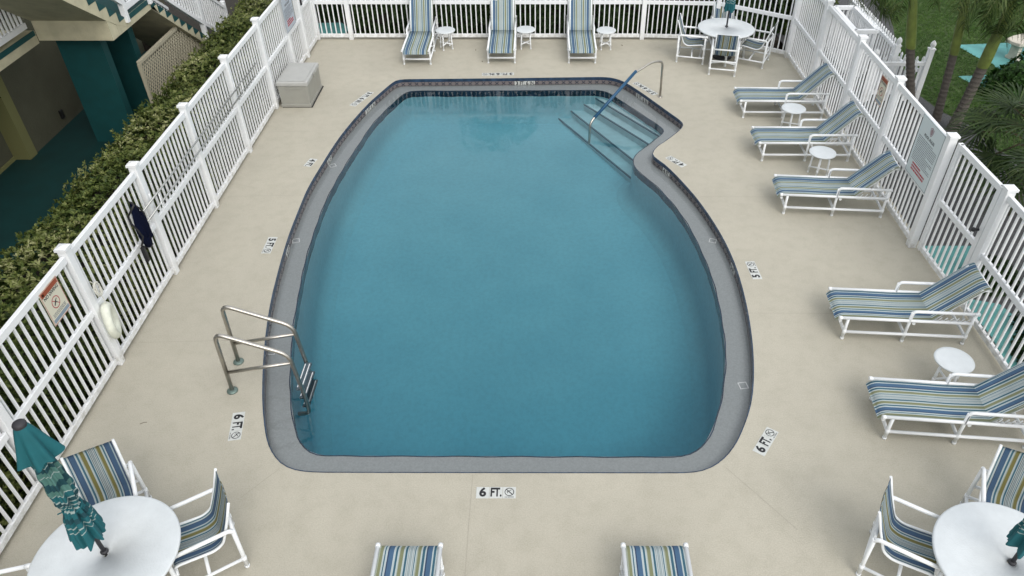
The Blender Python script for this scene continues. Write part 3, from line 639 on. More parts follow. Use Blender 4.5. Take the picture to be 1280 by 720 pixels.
# gate in the left back corner
gl = thing('pool_gate', 'narrow white picket gate in the far left corner of the pool fence', 'gate')
panel(gl, (FENCE_L, 17.40), (FENCE_L, 18.36), gap=.02, mid=1.12, name='gate_panel', step=.11)
for y in (17.425, 18.335):
    bm = NB(); box(bm, FENCE_L - .03, FENCE_L + .03, y - .03, y + .03, .05, 1.80); obj('gate_stile', bm, M['fence'], gl)
bm = NB(); box(bm, FENCE_L + .03, FENCE_L + .07, 17.42, 17.50, 1.18, 1.34); bevel(bm, .01); obj('latch', bm, M['black'], gl)
# back fence
fb = thing('picket_fence', 'white picket fence along the far end of the deck behind the loungers', 'fence')
BX = [(-5.55, 18.46), (-4.71, 18.46), (-2.89, 18.46), (-1.07, 18.46), (.75, 18.46), (2.575, 18.46), (4.36, 18.36), (5.93, 17.32)]
for x, y in BX[:-1]: post(fb, x, y)
for p, q in zip(BX, BX[1:]): panel(fb, p, q)
# right fence
fr = thing('picket_fence', 'white picket fence right of the pool with loungers against it, beyond the gate', 'fence')
RY = [(5.93, 17.32), (5.93, 15.42), (5.93, 13.45), (5.93, 11.62), (5.93, 9.63)]
for x, y in RY: post(fr, x, y, h=1.93, w=.12)
for p, q in zip(RY, RY[1:]): panel(fr, p, q, top=1.88, mid=.95)
gr = thing('pool_gate', 'white picket gate with black latch, right of the pool under the palm fronds', 'gate')
panel(gr, (6.0, 9.50), (6.04, 8.30), gap=.03, top=1.90, mid=1.0, name='gate_panel')
for (x, y) in ((6.0, 9.47), (6.04, 8.33)):
    bm = NB(); box(bm, x - .035, x + .035, y - .04, y + .04, .05, 1.90); bevel(bm, .004, 1); obj('gate_stile', bm, M['fence'], gr)
bm = NB(); tube(bm, [(5.99, 8.36, 1.2), (5.93, 8.36, 1.2)], .022, 10); lathe(bm, [(0, -.03), (.03, -.02), (.034, 0), (.03, .02), (0, .03)], (5.92, 8.36, 1.2), 12); obj('latch_knob', bm, M['black'], gr)
fn = thing('picket_fence', 'white picket fence at the near right, running from the gate past the two front loungers', 'fence')
NY = [(6.05, 8.2), (6.05, 6.3), (6.03, 4.4), (6.0, 2.5)]
for x, y in NY: post(fn, x, y, h=1.93, w=.12)
for p, q in zip(NY, NY[1:]): panel(fn, p, q, top=1.88, mid=.95)
# ------------------------------------------------------------------ furniture
def sling(name, path, w, m, parent, sag=.012, thick=.004, nx=12):
    """fabric strip following path [(y,z)...], UV.x across the width"""
    pts = fillet([(0, y, z) for y, z in path], .06, 5)
    bm = NB(); uvl = bm.loops.layers.uv.new('UVMap'); L = [0.]
    for a_, b_ in zip(pts, pts[1:]): L.append(L[-1] + (b_ - a_).length)
    def surf(dz):
        g = []
        for i, p in enumerate(pts):
            t = (pts[min(i + 1, len(pts) - 1)] - pts[max(i - 1, 0)]).normalized(); nn = Vector((0, -t.z, t.y))
            if nn.z < 0: nn = -nn
            row = []
            for k in range(nx + 1):
                u = k / nx; s_ = -sag * 4 * u * (1 - u) * (1 if 0 < i < len(pts) - 1 else .3)
                row.append(bm.verts.new(Vector(((u - .5) * w, p.y, p.z)) + nn * (s_ + dz)))
            g.append(row)
        return g
    G = surf(0); H_ = surf(-thick)
    for g, fl_ in ((G, 0), (H_, 1)):
        for i in range(len(g) - 1):
            for k in range(nx):
                q = (g[i][k], g[i][k + 1], g[i + 1][k + 1], g[i + 1][k]); uvq = ((k / nx, L[i]), ((k + 1) / nx, L[i]), ((k + 1) / nx, L[i + 1]), (k / nx, L[i + 1]))
                if fl_: q = q[::-1]; uvq = uvq[::-1]
                f = bm.faces.new(q); f.smooth = True
                for l, uv in zip(f.loops, uvq): l[uvl].uv = uv
    n = len(G)
    for i in range(n - 1):
        for k in (0, nx):
            f = bm.faces.new((G[i][k], G[i + 1][k], H_[i + 1][k], H_[i][k]))
            for l in f.loops: l[uvl].uv = (.01 if k == 0 else .99, 0)
    for i in (0, n - 1):
        for k in range(nx):
            f = bm.faces.new((G[i][k], G[i][k + 1], H_[i][k + 1], H_[i][k]))
            for l in f.loops: l[uvl].uv = ((k + .5) / nx, 0)
    return obj(name, bm, m, parent, fix=False)

PR = .0215
def T(name, parent, lines, r=PR, fil=0., m=None, couplers=()):
    bm = NB()
    for l in lines: tube(bm, l, r, 10, fil)
    for cpl in couplers: 
        a_, b_ = Vector(cpl[0]), Vector(cpl[1]); tube(bm, [a_, b_], r * 1.2, 10)
    return obj(name, bm, m or M['pvc'], parent)

def make_lounger(label, back=48, loc=(0, 0, 0), rz=0):
    t = thing('chaise_lounge', label, 'lounge chair', loc, rz, 'striped chaise lounges round the pool')
    ca, sa = math.cos(R(back)), math.sin(R(back)); Lb = .86
    y0, zs = 1.10, .385
    seat = [(-.15, .30), (-.12, .345), (-.06, .375), (.3, zs - .005), (.7, zs - .012), (y0, zs)]
    sling('seat_sling', seat, .575, M['sling'], t)
    bk = [(y0 - .005, zs - .004), (y0 + ca * .4, zs + sa * .4), (y0 + ca * (Lb - .16), zs + sa * (Lb - .16)), (y0 + ca * (Lb - .04), zs + sa * (Lb - .09)), (y0 + ca * (Lb + .03), zs + sa * (Lb - .17))]
    sling('back_sling', bk, .575, M['sling'], t)
    for sx in (-1, 1):
        x = sx * .31
        for i, (y, zt) in enumerate(((0, .36), (.80, .52), (1.60, .52))):
            T('leg', t, [[(x, y, 0), (x, y, zt)]], couplers=[((x, y, 0), (x, y, .03)), ((x, y, .09), (x, y, .17))])
        T('side_rail', t, [[(x, -.11, .372), (x, 1.62, .372)], [(x, 0, .13), (x, 1.6, .13)]], couplers=[((x, -.125, .372), (x, -.085, .372))])
        T('armrest', t, [[(x, .80, .36), (x, .80, .535), (x, 1.63, .535)]], fil=.06, couplers=[((x, 1.58, .535), (x, 1.65, .535))])
    for q in [[(-.31, y, .13), (.31, y, .13)] for y in (0, .80, 1.6)] + [[(-.29, -.085, .30), (.29, -.085, .30)], [(-.31, .87, .322), (.31, .87, .322)]]: T('stretcher', t, [q])
    fr_ = []
    for x in (-.262, .262):
        fr_.append([(x, y0, zs - .03), (x, y0 + ca * (Lb - .12), zs - .03 + sa * (Lb - .12)), (x, y0 + ca * Lb, zs - .03 + sa * (Lb - .13))])
    T('back_frame', t, fr_ + [[(-.27, y0 + ca * (Lb - .02), zs + sa * (Lb - .15)), (.27, y0 + ca * (Lb - .02), zs + sa * (Lb - .15))]], r=.019, fil=.03)
    # ratchet rack and prop
    bm = NB()
    for x in (-.25, .25):
        for k in range(6):
            yy = 1.18 + k * .075
            bmesh.ops.create_cone(bm, cap_ends=True, segments=10, radius1=.026, radius2=.026, depth=.03, matrix=Matrix.Translation((x, yy, .33)) @ Matrix.Rotation(PI / 2, 4, 'Y'))
            tube(bm, [(x, yy, .33), (x, yy + .05, .405)], .008, 6)
        tube(bm, [(x, 1.14, .315), (x, 1.6, .315)], .014, 8)
        tube(bm, [(x * .9, y0 + ca * .52, zs - .03 + sa * .52), (x * .9, 1.52, .36)], .014, 8)
    obj('ratchet_rack', bm, M['pvc'], t)
    return t

L0 = L1 = None
h2 = lambda nx_, ny_, ang: (nx_ - math.sin(R(ang)) * .31, ny_ + math.cos(R(ang)) * .31)
spots = []
for (x, y, ang, lab) in [(4.206, 14.12, -1.0, 'striped chaise lounge farthest from the camera of five by the right fence'),
                         (4.182, 12.345, -.5, 'striped chaise lounge by the right fence, second farthest, beside a round side table'),
                         (4.134, 10.558, -4.3, 'striped chaise lounge below the big rules sign, middle of five by the right fence'),
                         (4.152, 7.472, -4.0, 'striped chaise lounge by the right fence just beyond the near right side table'),
                         (4.11, 5.733, -5.3, 'striped chaise lounge nearest the camera by the right fence, its back cut off')]:
    cx_, cy_ = h2(x, y, ang); spots.append((cx_, cy_, -90 + ang, lab))
for (x, y, ang, lab) in [(-2.86, 16.87, 0, 'striped chaise lounge by the back fence, leftmost of three, nearest the grey deck box'),
                         (-.887, 16.95, 0, 'striped chaise lounge by the back fence, middle of three'),
                         (1.01, 16.95, 0, 'striped chaise lounge by the back fence, rightmost of three'),
                         (-1.285, 3.98, 180, 'foot end of a striped chaise lounge, left one of two at the bottom'),
                         (1.14, 3.98, 180, 'foot end of a striped chaise lounge, right one of two at the bottom')]:
    spots.append((x, y, ang, lab))
for (x, y, ang, lab) in spots:
    if ang == 0:
        if L1 is None: L1 = make_lounger(lab, back=60, loc=(x, y, 0), rz=0)
        else: dup(L1, (x, y, 0), 0, lab)
    elif L0 is None: L0 = make_lounger(lab, loc=(x, y, 0), rz=R(ang))
    else: dup(L0, (x, y, 0), R(ang), lab)

def make_side_table(label, loc):
    t = thing('side_table', label, 'side table', loc, .4, 'small round white side tables')
    bm = NB(); lathe(bm, [(0, .425), (.20, .425), (.232, .432), (.238, .445), (.232, .455), (.20, .458), (0, .458)], seg=36); obj('table_top', bm, M['table'], t)
    for k in range(4):
        a_ = PI / 4 + k * PI / 2; c_, s_ = math.cos(a_), math.sin(a_)
        T('leg', t, [[(c_ * .165, s_ * .165, 0), (c_ * .14, s_ * .14, .43)]], r=.017, couplers=[((c_ * .165, s_ * .165, 0), (c_ * .163, s_ * .163, .03)), ((c_ * .16, s_ * .16, .10), (c_ * .156, s_ * .156, .15))])
    for q in [[(-.11, -.11, .125), (.11, .11, .125)], [(-.11, .11, .125), (.11, -.11, .125)]]: T('stretcher', t, [q], r=.015)
    return t
ts = None
for x, y, lab in [(-2.27, 17.87, 'small round side table between the left and middle back loungers'), (-.33, 17.92, 'small round side table between the middle and right back loungers'),
                  (1.62, 17.87, 'small round side table right of the rightmost back lounger'),
                  (5.03, 13.63, 'small round side table between the two farthest loungers by the right fence'),
                  (5.08, 11.86, 'small round side table just beyond the lounger below the big rules sign'),
                  (5.165, 6.60, 'small round side table between the two nearest loungers by the right fence')]:
    if ts is None: ts = make_side_table(lab, (x, y, 0))
    else: dup(ts, (x, y, 0), rnd.uniform(0, 1.5), lab)

def make_dining_chair(label, loc, rz):
    t = thing('dining_chair', label, 'chair', loc, rz, 'striped sling armchairs at the round tables')
    path = [(-.40, .955), (-.385, .90), (-.33, .74), (-.26, .56), (-.21, .445), (-.13, .405), (.02, .415), (.20, .45), (.235, .44)]
    sling('sling', path, .455, M['sling_chair'], t, sag=.02)
    for x in (-.237, .237):
        T('sling_rail', t, [[(x, -.405, .965), (x, -.33, .73), (x, -.225, .45), (x, -.13, .395), (x, .20, .44), (x, .25, .42)]], r=.014, fil=.05)
    for sx in (-1, 1):
        x = sx * .285
        T('leg', t, [[(x, -.335, 0), (x, -.34, .25), (x, -.345, .63)]], couplers=[((x, -.335, 0), (x, -.335, .03)), ((x, -.337, .11), (x, -.338, .18))])
        T('leg', t, [[(x, .27, 0), (x, .265, .62)]], couplers=[((x, .27, 0), (x, .27, .03)), ((x, .27, .11), (x, .27, .18))])
        T('armrest', t, [[(x, -.345, .61), (x, -.31, .645), (x, .30, .645)]], fil=.04, couplers=[((x, .25, .645), (x, .315, .645))])
        T('side_rail', t, [[(x, -.335, .145), (x, .27, .145)]], r=.018)
    for q in [[(-.285, -.345, .60), (.285, -.345, .60)], [(-.285, -.34, .33), (.285, -.34, .33)], [(-.285, -.335, .145), (.285, -.335, .145)], [(-.285, .0, .145), (0, -.02, .20), (.285, .0, .145)], [(-.285, .24, .37), (.285, .24, .37)]]: T('stretcher', t, [q], r=.018)
    return t
ch0 = None
def yaw(dx, dy): return math.atan2(dy, dx) - PI / 2
for x, y, rz, lab in [
    (-4.38, 4.46, yaw(.5, -.866), 'striped armchair by the near left table, behind the closed umbrella and facing the camera'),
    (-3.41, 4.14, yaw(-.84, -.54), 'striped armchair on the right side of the near left table'),
    (-4.93, 3.36, yaw(.95, .25), 'armchair at the left of the near left table, only its white arm showing'),
    (3.656, 4.05, yaw(.845, -.535), 'striped armchair on the left side of the near right table'),
    (4.747, 4.39, yaw(-.43, -.9), 'striped armchair behind the near right table, cut by the right edge'),
    (3.64, 17.21, yaw(.969, -.246), 'striped armchair seen side on at the left of the far table'),
    (5.007, 17.03, yaw(-.89, .456), 'striped armchair at the right of the far table by the fence corner'),
    (4.23, 16.56, yaw(.21, .977), 'striped armchair with its back to the camera at the far table'),
    (4.48, 17.93, yaw(-.05, -1), 'striped armchair behind the far table against the back fence')]:
    if ch0 is None: ch0 = make_dining_chair(lab, (x, y, 0), rz)
    else: dup(ch0, (x, y, 0), rz, lab)

def make_table(label, loc):
    t = thing('dining_table', label, 'table', loc, .2, 'round white dining tables')
    bm = NB()
    r = .655
    lathe(bm, [(.03, .690), (r - .03, .690), (r - .004, .697), (r, .712), (r - .006, .724), (r - .02, .728), (.024, .728), (.024, .690)], seg=72)
    obj('table_top', bm, M['table'], t)
    for k in range(4):
        a_ = PI / 4 + k * PI / 2; c_, s_ = math.cos(a_), math.sin(a_)
        T('leg', t, [[(c_ * .52, s_ * .52, 0), (c_ * .47, s_ * .47, .69)]], r=.024, couplers=[((c_ * .52, s_ * .52, 0), (c_ * .518, s_ * .518, .035))])
    pts = [(math.cos(q * PI / 4 + PI / 4) * (.505), math.sin(q * PI / 4 + PI / 4) * (.505), .2) for q in range(0, 8, 2)]
    T('stretcher', t, [[pts[0], pts[2]]], r=.02); T('stretcher', t, [[pts[1], pts[3]]], r=.02)
    T('apron', t, [[(math.cos(q * PI / 2 + PI / 4) * .47, math.sin(q * PI / 2 + PI / 4) * .47, .66) for q in range(5)]], r=.02)
    return t
tb = None
TBL = [(-4.02, 3.77, 'round white table nearest the camera on the left, holding a closed teal umbrella'), (4.32, 3.70, 'round white table at the near right corner'), (4.36, 17.27, 'round white table with four chairs by the far right fence corner')]
for x, y, lab in TBL:
    if tb is None: tb = make_table(lab, (x, y, 0))
    else: dup(tb, (x, y, 0), rnd.uniform(0, 1), lab)

def make_umbrella(label, loc, seed=1, zs=1., rz=0., flare=1., zb=1.03):
    t = thing('patio_umbrella', label, 'umbrella', loc, rz, 'closed teal patio umbrellas')
    rr = random.Random(seed)
    bm = NB(); lathe(bm, [(0, .0), (.22, .0), (.235, .02), (.22, .05), (.12, .075), (.05, .085), (.035, .12), (.035, .22), (0, .22)], seg=28); obj('base', bm, M['black'], t)
    bm = NB(); tube(bm, [(0, 0, .1), (0, 0, 2.48)], .019, 14); lathe(bm, [(.02, .725), (.034, .728), (.036, .745), (.026, .76), (.02, .76)], seg=16); obj('pole', bm, M['blackmat'], t)
    # folded canopy: pleated sleeve, pulled in by a tie, flaring open below it
    bm = NB(); uvl = bm.loops.layers.uv.new('UVMap'); NS, NZ = 112, 54
    ctrl = [(0.0, .055), (.10, .095), (.28, .10), (.46, .115), (.56, .115), (.62, .088), (.655, .072), (.70, .098), (.80, .135), (.92, .162), (1.0, .175)]
    ctrl = [(a_, r_ if a_ < .65 else .072 + (r_ - .072) * flare) for a_, r_ in ctrl]
    def rad(v):
        for (a_, ra), (b_, rb) in zip(ctrl, ctrl[1:]):
            if v <= b_: s = (v - a_) / (b_ - a_); s = s * s * (3 - 2 * s); return ra + (rb - ra) * s
        return ctrl[-1][1]
    ph = [rr.uniform(0, 6) for _ in range(6)]
    rows = []
    for j in range(NZ + 1):
        v = j / NZ; row = []
        for k in range(NS):
            th = 2 * PI * k / NS; r = rad(v)
            pl = (.5 + .5 * math.sin(8 * th + ph[0] + .7 * v)) * (.22 + .10 * v) + .05 * math.sin(11 * th + ph[1] + 3 * v) + .07 * math.sin(17 * th + 2 * ph[2] - 5 * v)
            sq = 1 + .12 * math.cos(2 * th + ph[3]) * (v > .0)
            r *= (.68 + pl) * sq
            r += .006 * math.sin(40 * v + 3 * th + ph[4]) * (1 if .1 < v < .7 else .4)
            z = 2.36 - v * (2.36 - zb) + (.022 * math.sin(4 * th + ph[5]) + .010 * math.sin(8 * th)) * max(0, v - .8) / .2
            row.append(bm.verts.new((r * math.cos(th) - .02 * v, r * math.sin(th), z)))
        rows.append(row)
    for j in range(NZ):
        for k in range(NS):
            f = bm.faces.new((rows[j][k], rows[j][(k + 1) % NS], rows[j + 1][(k + 1) % NS], rows[j + 1][k])); f.smooth = True
            for l, v in zip(f.loops, (j, j, j + 1, j + 1)): l[uvl].uv = (k / NS, v / NZ + .004 * math.sin(2 * PI * k / NS * 4) - .006 * v / NZ)
    cn = obj('canopy', bm, M['canvas'], t)
    bm = NB(); rows = []
    for j in range(12):
        v = j / 11; row = []
        for k in range(NS):
            th = 2 * PI * k / NS; r = .045 + .105 * v ** .8
            r *= 1 + .17 * v * math.sin(8 * th + ph[1]) + .10 * v * math.sin(5 * th + ph[2])
            z = 2.52 - v * .37 + .025 * v * math.sin(5 * th + ph[0]); row.append(bm.verts.new((r * math.cos(th), r * math.sin(th), z)))
        rows.append(row)
    for A_, B_ in zip(rows, rows[1:]):
        for k in range(NS): bm.faces.new((A_[k], A_[(k + 1) % NS], B_[(k + 1) % NS], B_[k])).smooth = True
    obj('vent_flap', bm, M['canvas_plain'], t)
    bm = NB(); lathe(bm, [(0, 2.555), (.02, 2.555), (.045, 2.545), (.052, 2.53), (.05, 2.505), (.045, 2.495), (0, 2.495)], seg=24); obj('cap', bm, M['blackmat'], t)
    bm = NB(); tube(bm, [(.078 * math.cos(q * PI / 8) - .013, .078 * math.sin(q * PI / 8), 1.45 + .006 * math.sin(q)) for q in range(16)], .008, 6, closed=True)
    tube(bm, [(-.08, -.01, 1.45), (-.13, -.02, 1.46)], .006, 6); obj('tie', bm, M['canvas_plain'], t)
    return t
make_umbrella('closed teal umbrella with pale striped folds standing in the near left table', (-4.035, 3.80, 0), 3, rz=.6, flare=.85, zb=1.04)
make_umbrella('closed teal umbrella in the near right table, cut by the right edge', (4.335, 3.69, 0), 5, rz=2.6)
make_umbrella('closed teal umbrella in the far table, only its lower end in the photo', (4.375, 17.31, 0), 8, rz=1.2, flare=.45, zb=1.12)

# deck box
db = thing('deck_box', 'grey-beige plastic deck storage box beside the left fence', 'storage box', (-5.13, 15.12, 0))
bm = NB(); prism(bm, [(-.30, .02), (.30, .02), (.315, .47), (-.315, .47)], 'y', -.51, .51); bevel(bm, .018, 3); obj('body', bm, M['box'], db)
bm = NB(); box(bm, -.328, .328, -.525, .525, .465, .56); 
bevel(bm, .022, 3)
lid = obj('lid', bm, M['boxlid'], db)
bm = NB(); box(bm, -.275, .275, -.48, .48, .560, .572); bevel(bm, .01, 2); obj('lid_panel', bm, M['boxlid'], lid)
bm = NB(); box(bm, .335, .362, -.05, .05, .47, .55); bevel(bm, .008, 2); obj('latch', bm, M['box'], db)
bm = NB(); box(bm, -.315, .315, -.525, .525, .0, .075); bevel(bm, .008, 2); obj('skirt', bm, M['box'], db)
bm = NB(); prism(bm, [(-.17, .415), (-.12, .455), (.12, .455), (.17, .415), (.11, .40), (-.11, .40)], 'x', -.0, .004); hd = obj('handle', bm, M['box'], db); hd.rotation_euler.z = -PI / 2; hd.location = (0, -.516, 0)
bm = NB(); box(bm, -.30, .33, -.53, .54, .0, .012); bevel(bm, .003, 1); obj('base_shadow_mat', bm, M['black'], db, loc=(.01, 0, -.0)).name = 'base_shadow'  # thin black slab standing in for the contact shadow round the box

# steel ladder
ld = thing('pool_ladder', 'stainless steel pool ladder with two looped grab rails at the left pool edge', 'pool ladder')
for y in (6.50, 7.02):
    xo = -3.90 if y < 6.8 else -3.985
    xi = xo + .85
    rl = T('grab_rail', ld, [[(xo, y, 0), (xo + .03, y, .99), (xi, y, .64), (xi + .05, y, -.10), (xi + .055, y, -.42), (xi - .10, y, -.44)]], r=.0275, fil=.13, m=M['steel'])
    T('crossbar', ld, [[(xo + .01, y, .33), (xi + .012, y, .50)]], r=.022, m=M['steel'])
    bm = NB(); lathe(bm, [(0, .03), (.03, .03), (.045, .022), (.066, .014), (.07, .0), (0, 0)], (xo, y, 0), 20); obj('flange', bm, M['flange'], ld)
for k, z in enumerate((-.02, -.18, -.34)):
    bm = NB(); box(bm, -3.10 + .01 * k, -3.01 + .01 * k, 6.52, 7.0, z, z + .03); bevel(bm, .006, 1)
    s_ = obj('tread', bm, M['tread'], ld)
    bm = NB()
    for xx in (-3.09, -3.035): box(bm, xx + .009 * k, xx + .009 * k + .012, 6.55, 6.97, z + .0305, z + .034)
    obj('grip_strip', bm, M['pvc'], s_)

# handrail over the corner steps
hr = thing('step_handrail', 'steel handrail with dark blue grip sleeve leading down the corner steps', 'handrail')
rp = fillet([(2.62, 15.12, 0), (2.60, 15.12, .80), (2.35, 14.97, .84), (1.93, 14.68, .70), (1.03, 13.78, .06), (1.03, 13.78, -.42)], .12, 5)
bm = NB(); tube(bm, rp, .024, 12); obj('rail', bm, M['steel'], hr)
A_, B_ = Vector((2.0, 14.725, .748)), Vector((1.12, 13.87, .124))
bm = NB(); tube(bm, [A_, B_], .032, 12); obj('grip_sleeve', bm, M['sleeve'], hr)
bm = NB(); lathe(bm, [(0, .02), (.03, .02), (.05, .008), (.052, 0), (0, 0)], (2.62, 15.12, 0), 20); obj('flange', bm, M['steel'], hr)

# pool net and brush on two long poles hung on the fence
pn = thing('pool_net', 'dark blue leaf net on a long aluminium pole hung along the left fence', 'pool net')
T('pole', pn, [[(-5.43, 8.45, 1.36), (-5.43, 13.75, 1.31)]], r=.014, m=M['pole'])
bm = NB()
rim = [(-5.42 + .05 * math.sin(k * 1.3), 8.36 + .12 * math.cos(k * PI / 10), 1.27 + .36 * math.sin(k * PI / 10)) for k in range(20)]
tube(bm, rim, .013, 8, closed=True)
obj('net_rim', bm, M['black'], pn)
bm = NB(); rows = []
for j in range(9):
    v = j / 8; rows.append([bm.verts.new((-5.42 + .07 * math.sin(v * PI / 2) + .012 * math.sin(k + j), 8.36 + .12 * (1 - v ** 2) * math.cos(k * PI / 10) - .03 * v, 1.27 - .18 * v + .36 * (1 - v ** 1.6) * math.sin(k * PI / 10))) for k in range(20)])
for A2, B2 in zip(rows, rows[1:]):
    for k in range(20): bm.faces.new((A2[k], A2[(k + 1) % 20], B2[(k + 1) % 20], B2[k])).smooth = True
obj('net_bag', bm, M['net'], pn)
bm = NB(); box(bm, -5.45, -5.40, 8.20, 8.26, .76, 1.0); bevel(bm, .01); obj('net_lip', bm, M['black'], pn)
pb = thing('pool_brush', 'second aluminium pole with a blue brush head hung below the net pole', 'pool brush')
T('pole', pb, [[(-5.40, 8.46, 1.22), (-5.40, 13.5, 1.18)]], r=.014, m=M['pole'])
bm = NB(); box(bm, -5.42, -5.375, 8.42, 8.50, 1.0, 1.42); bevel(bm, .012); obj('brush_head', bm, M['net'], pb)
for y, lab in ((8.93, 'nearer white hook holding the pool poles on the fence'), (12.68, 'farther white hook holding the pool poles on the fence')):
    bm = NB(); tube(bm, [(-5.49, y + .02, 1.15), (-5.37, y + .02, 1.13), (-5.36, y + .02, 1.40)], .007, 6, .03)
    tube(bm, [(-5.495, y + .02, 1.14), (-5.495, y + .02, 1.40)], .010, 6); tag(obj('pole_hook', bm, M['pvc']), lab, 'hook', 'hooks for the pool poles')

# life ring and its line
lr = thing('life_ring', 'off-white foam life ring hanging by a rope from the left fence post', 'life ring', (-5.43, 7.05, .71), 0)
bm = NB()
tube(bm, [(0, .175 * math.cos(k * PI / 16), .20 * math.sin(k * PI / 16)) for k in range(32)], .055, 14, closed=True)
o = obj('ring', bm, M['foam'], lr); o.rotation_euler.z = R(24)
bm = NB()
for k in range(5): tube(bm, [(.012 * math.sin(q + k), .03 + (.035 + .006 * k) * math.cos(q * PI / 8 + k), .49 + (.085 + .006 * k) * math.sin(q * PI / 8 + k)) for q in range(17)], .008, 6)
tube(bm, [(0, .03, .56), (0, -.04, .66)], .006, 6); tube(bm, [(0, .03, .42), (0, .05, .30), (.02, .02, .22)], .006, 6)
obj('rope', bm, M['rope'], lr)

# ------------------------------------------------------------------ signs
def sign(label, x, y, z, w, h, face, base, elems, name='sign'):
    """flat sign on a fence; face=+1 faces +X, -1 faces -X. elems: (kind, u, v, ...) in sign units from its centre, u to the reader's right"""
    t = thing(name, label, 'sign', (x, y, z), PI / 2 if face > 0 else -PI / 2)
    bm = NB(); box(bm, -w / 2, w / 2, -.003, .003, -h / 2, h / 2); obj('board', bm, base, t)
    rot = (PI / 2, 0, 0)
    for e in elems:
        if e[0] == 'rect':
            bm = NB()
            for (u, v, ww, hh) in e[3]: box(bm, u - ww / 2, u + ww / 2, -.0048, -.0034, v - hh / 2, v + hh / 2)
            obj(e[1], bm, e[2], t)
        elif e[0] == 'text':
            o = text(e[1], e[2], e[4], e[3], t, loc=(e[5], -.0045, e[6]), rot=rot, bold=.03, thick=0)
            if width(o) > e[7]: o.scale.x = e[7] / width(o)
        elif e[0] == 'ban':
            u, v, r = e[1:4]; bm = NB(); seg = 28
            for k in range(seg):
                a_, b_ = 2 * PI * k / seg, 2 * PI * (k + 1) / seg
                bm.faces.new([bm.verts.new((u + math.cos(q) * rr_, -.0045, v + math.sin(q) * rr_)) for q, rr_ in ((a_, r), (b_, r), (b_, r * .86), (a_, r * .86))])
            d = Vector((.707, -.707)) * r * .9; n_ = Vector((.707, .707)) * r * .06
            bm.faces.new([bm.verts.new((u + q.x, -.0047, v + q.y)) for q in (d + n_, d - n_, -d - n_, -d + n_)])
            obj('ban_ring', bm, M['red'], t, fix=False)
            bm = NB()
            for (p_, q_, w_) in (((-.5, -.35), (.15, .3), .12), ((.15, .3), (.45, .45), .08), ((-.1, .05), (.3, -.2), .07)):
                p_, q_ = Vector(p_) * r, Vector(q_) * r; n_ = Vector((-(q_ - p_).y, (q_ - p_).x)).normalized() * w_ * r
                bm.faces.new([bm.verts.new((u + s_.x, -.0049, v + s_.y)) for s_ in (p_ + n_, p_ - n_, q_ - n_, q_ + n_)])
            obj('diver', bm, M['ink'], t, fix=False)
        elif e[0] == 'crest':
            u, v, s_ = e[1:4]; P = [(-.9, .8), (-.45, .9), (0, 1.15), (.45, .9), (.9, .8), (.85, -.1), (.5, -.75), (0, -1.15), (-.5, -.75), (-.85, -.1)]
            for k, (sc, mm) in enumerate(((1, M['crest']), (.82, M['signgrey']), (.62, M['crest']))):
                bm = NB(); bm.faces.new([bm.verts.new((u + p_[0] * s_ * sc, -.0045 - .0004 * k, v + p_[1] * s_ * sc)) for p_ in P]); obj('crest', bm, mm, t, fix=False)
            bm = NB()
            for q in (-.3, 0, .3): box(bm, u - .5 * s_, u + .5 * s_, -.0062, -.0058, v + (q - .03) * s_, v + (q + .03) * s_)
            obj('crest_lines', bm, M['signgrey'], t)
    return t
def lines(w, h0, h1, n, seed, left=True, th=.35, short=.55):
    """rows of small print too fine to read, broken into words"""
    rr = random.Random(seed); out = []; st = (h0 - h1) / n
    for k in range(n):
        v = h0 - st * (k + .5); u = -w / 2; end = w / 2 * rr.choice([1, .95, .9, short, .2, .98])
        while u < end:
            ww = rr.uniform(.012, .045); ww = min(ww, end - u + .01); out.append((u + ww / 2, v, ww, st * th)); u += ww + .008
    return out
def warn(label, x, y, z, face, w=.36, h=.46):
    return sign(label, x, y, z, w, h, face, M['signcream'], [
        ('rect', 'border', M['red'], [(0, h / 2 - .006, w, .004), (0, -h / 2 + .006, w, .004), (-w / 2 + .006, 0, .004, h - .012), (w / 2 - .006, 0, .004, h - .012)]),
        ('rect', 'header', M['orange'], [(0, h / 2 - .045, w - .03, .06)]),
        ('text', 'lettering', '\u25b2 WARNING' if False else 'WARNING', M['signcream'], .055, .02, h / 2 - .046, w * .7),
        ('rect', 'symbol', M['signcream'], [(-w / 2 + .05, h / 2 - .045, .03, .03)]),
        ('text', 'lettering', 'NO DIVING', M['ink'], .058, 0, h / 2 - .105, w * .8),
        ('ban', 0, -.01, .075),
        ('rect', 'small_print', M['inkgrey'], lines(w * .74, -.10, -.15, 3, 4)),
        ('rect', 'footer', M['bluebar'], [(0, -h / 2 + .045, w - .04, .045)])])
warn('cream WARNING NO DIVING sign with red ring on the near left fence', -5.515, 6.47, 1.52, 1)
warn('cream WARNING NO DIVING sign on the right fence behind the loungers', 5.895, 12.06, 1.52, -1, .27, .48)
def rules(label, x, y, z, face, w, h, base):
    return sign(label, x, y, z, w, h, face, base, [
        ('rect', 'edge', M['inkgrey'], [(0, h / 2 - .004, w, .005), (0, -h / 2 + .004, w, .005), (-w / 2 + .003, 0, .005, h), (w / 2 - .003, 0, .005, h)]),
        ('crest', .0, h / 2 - .13, .062),
        ('text', 'lettering', 'POOL RULES', M['ink'], .062, 0, h / 2 - .25, w * .6),
        ('rect', 'small_print', M['inkgrey'], lines(w * .84, h / 2 - .30, -h / 2 + .24, 14, 11, th=.30)),
        ('rect', 'red_print', M['red'], lines(w * .62, -h / 2 + .23, -h / 2 + .09, 3, 5, th=.62, short=.9))])
rules('large pale blue POOL RULES sign with shield crest on the right fence', 5.875, 10.08, 1.41, -1, .76, .96, M['signwhite'])
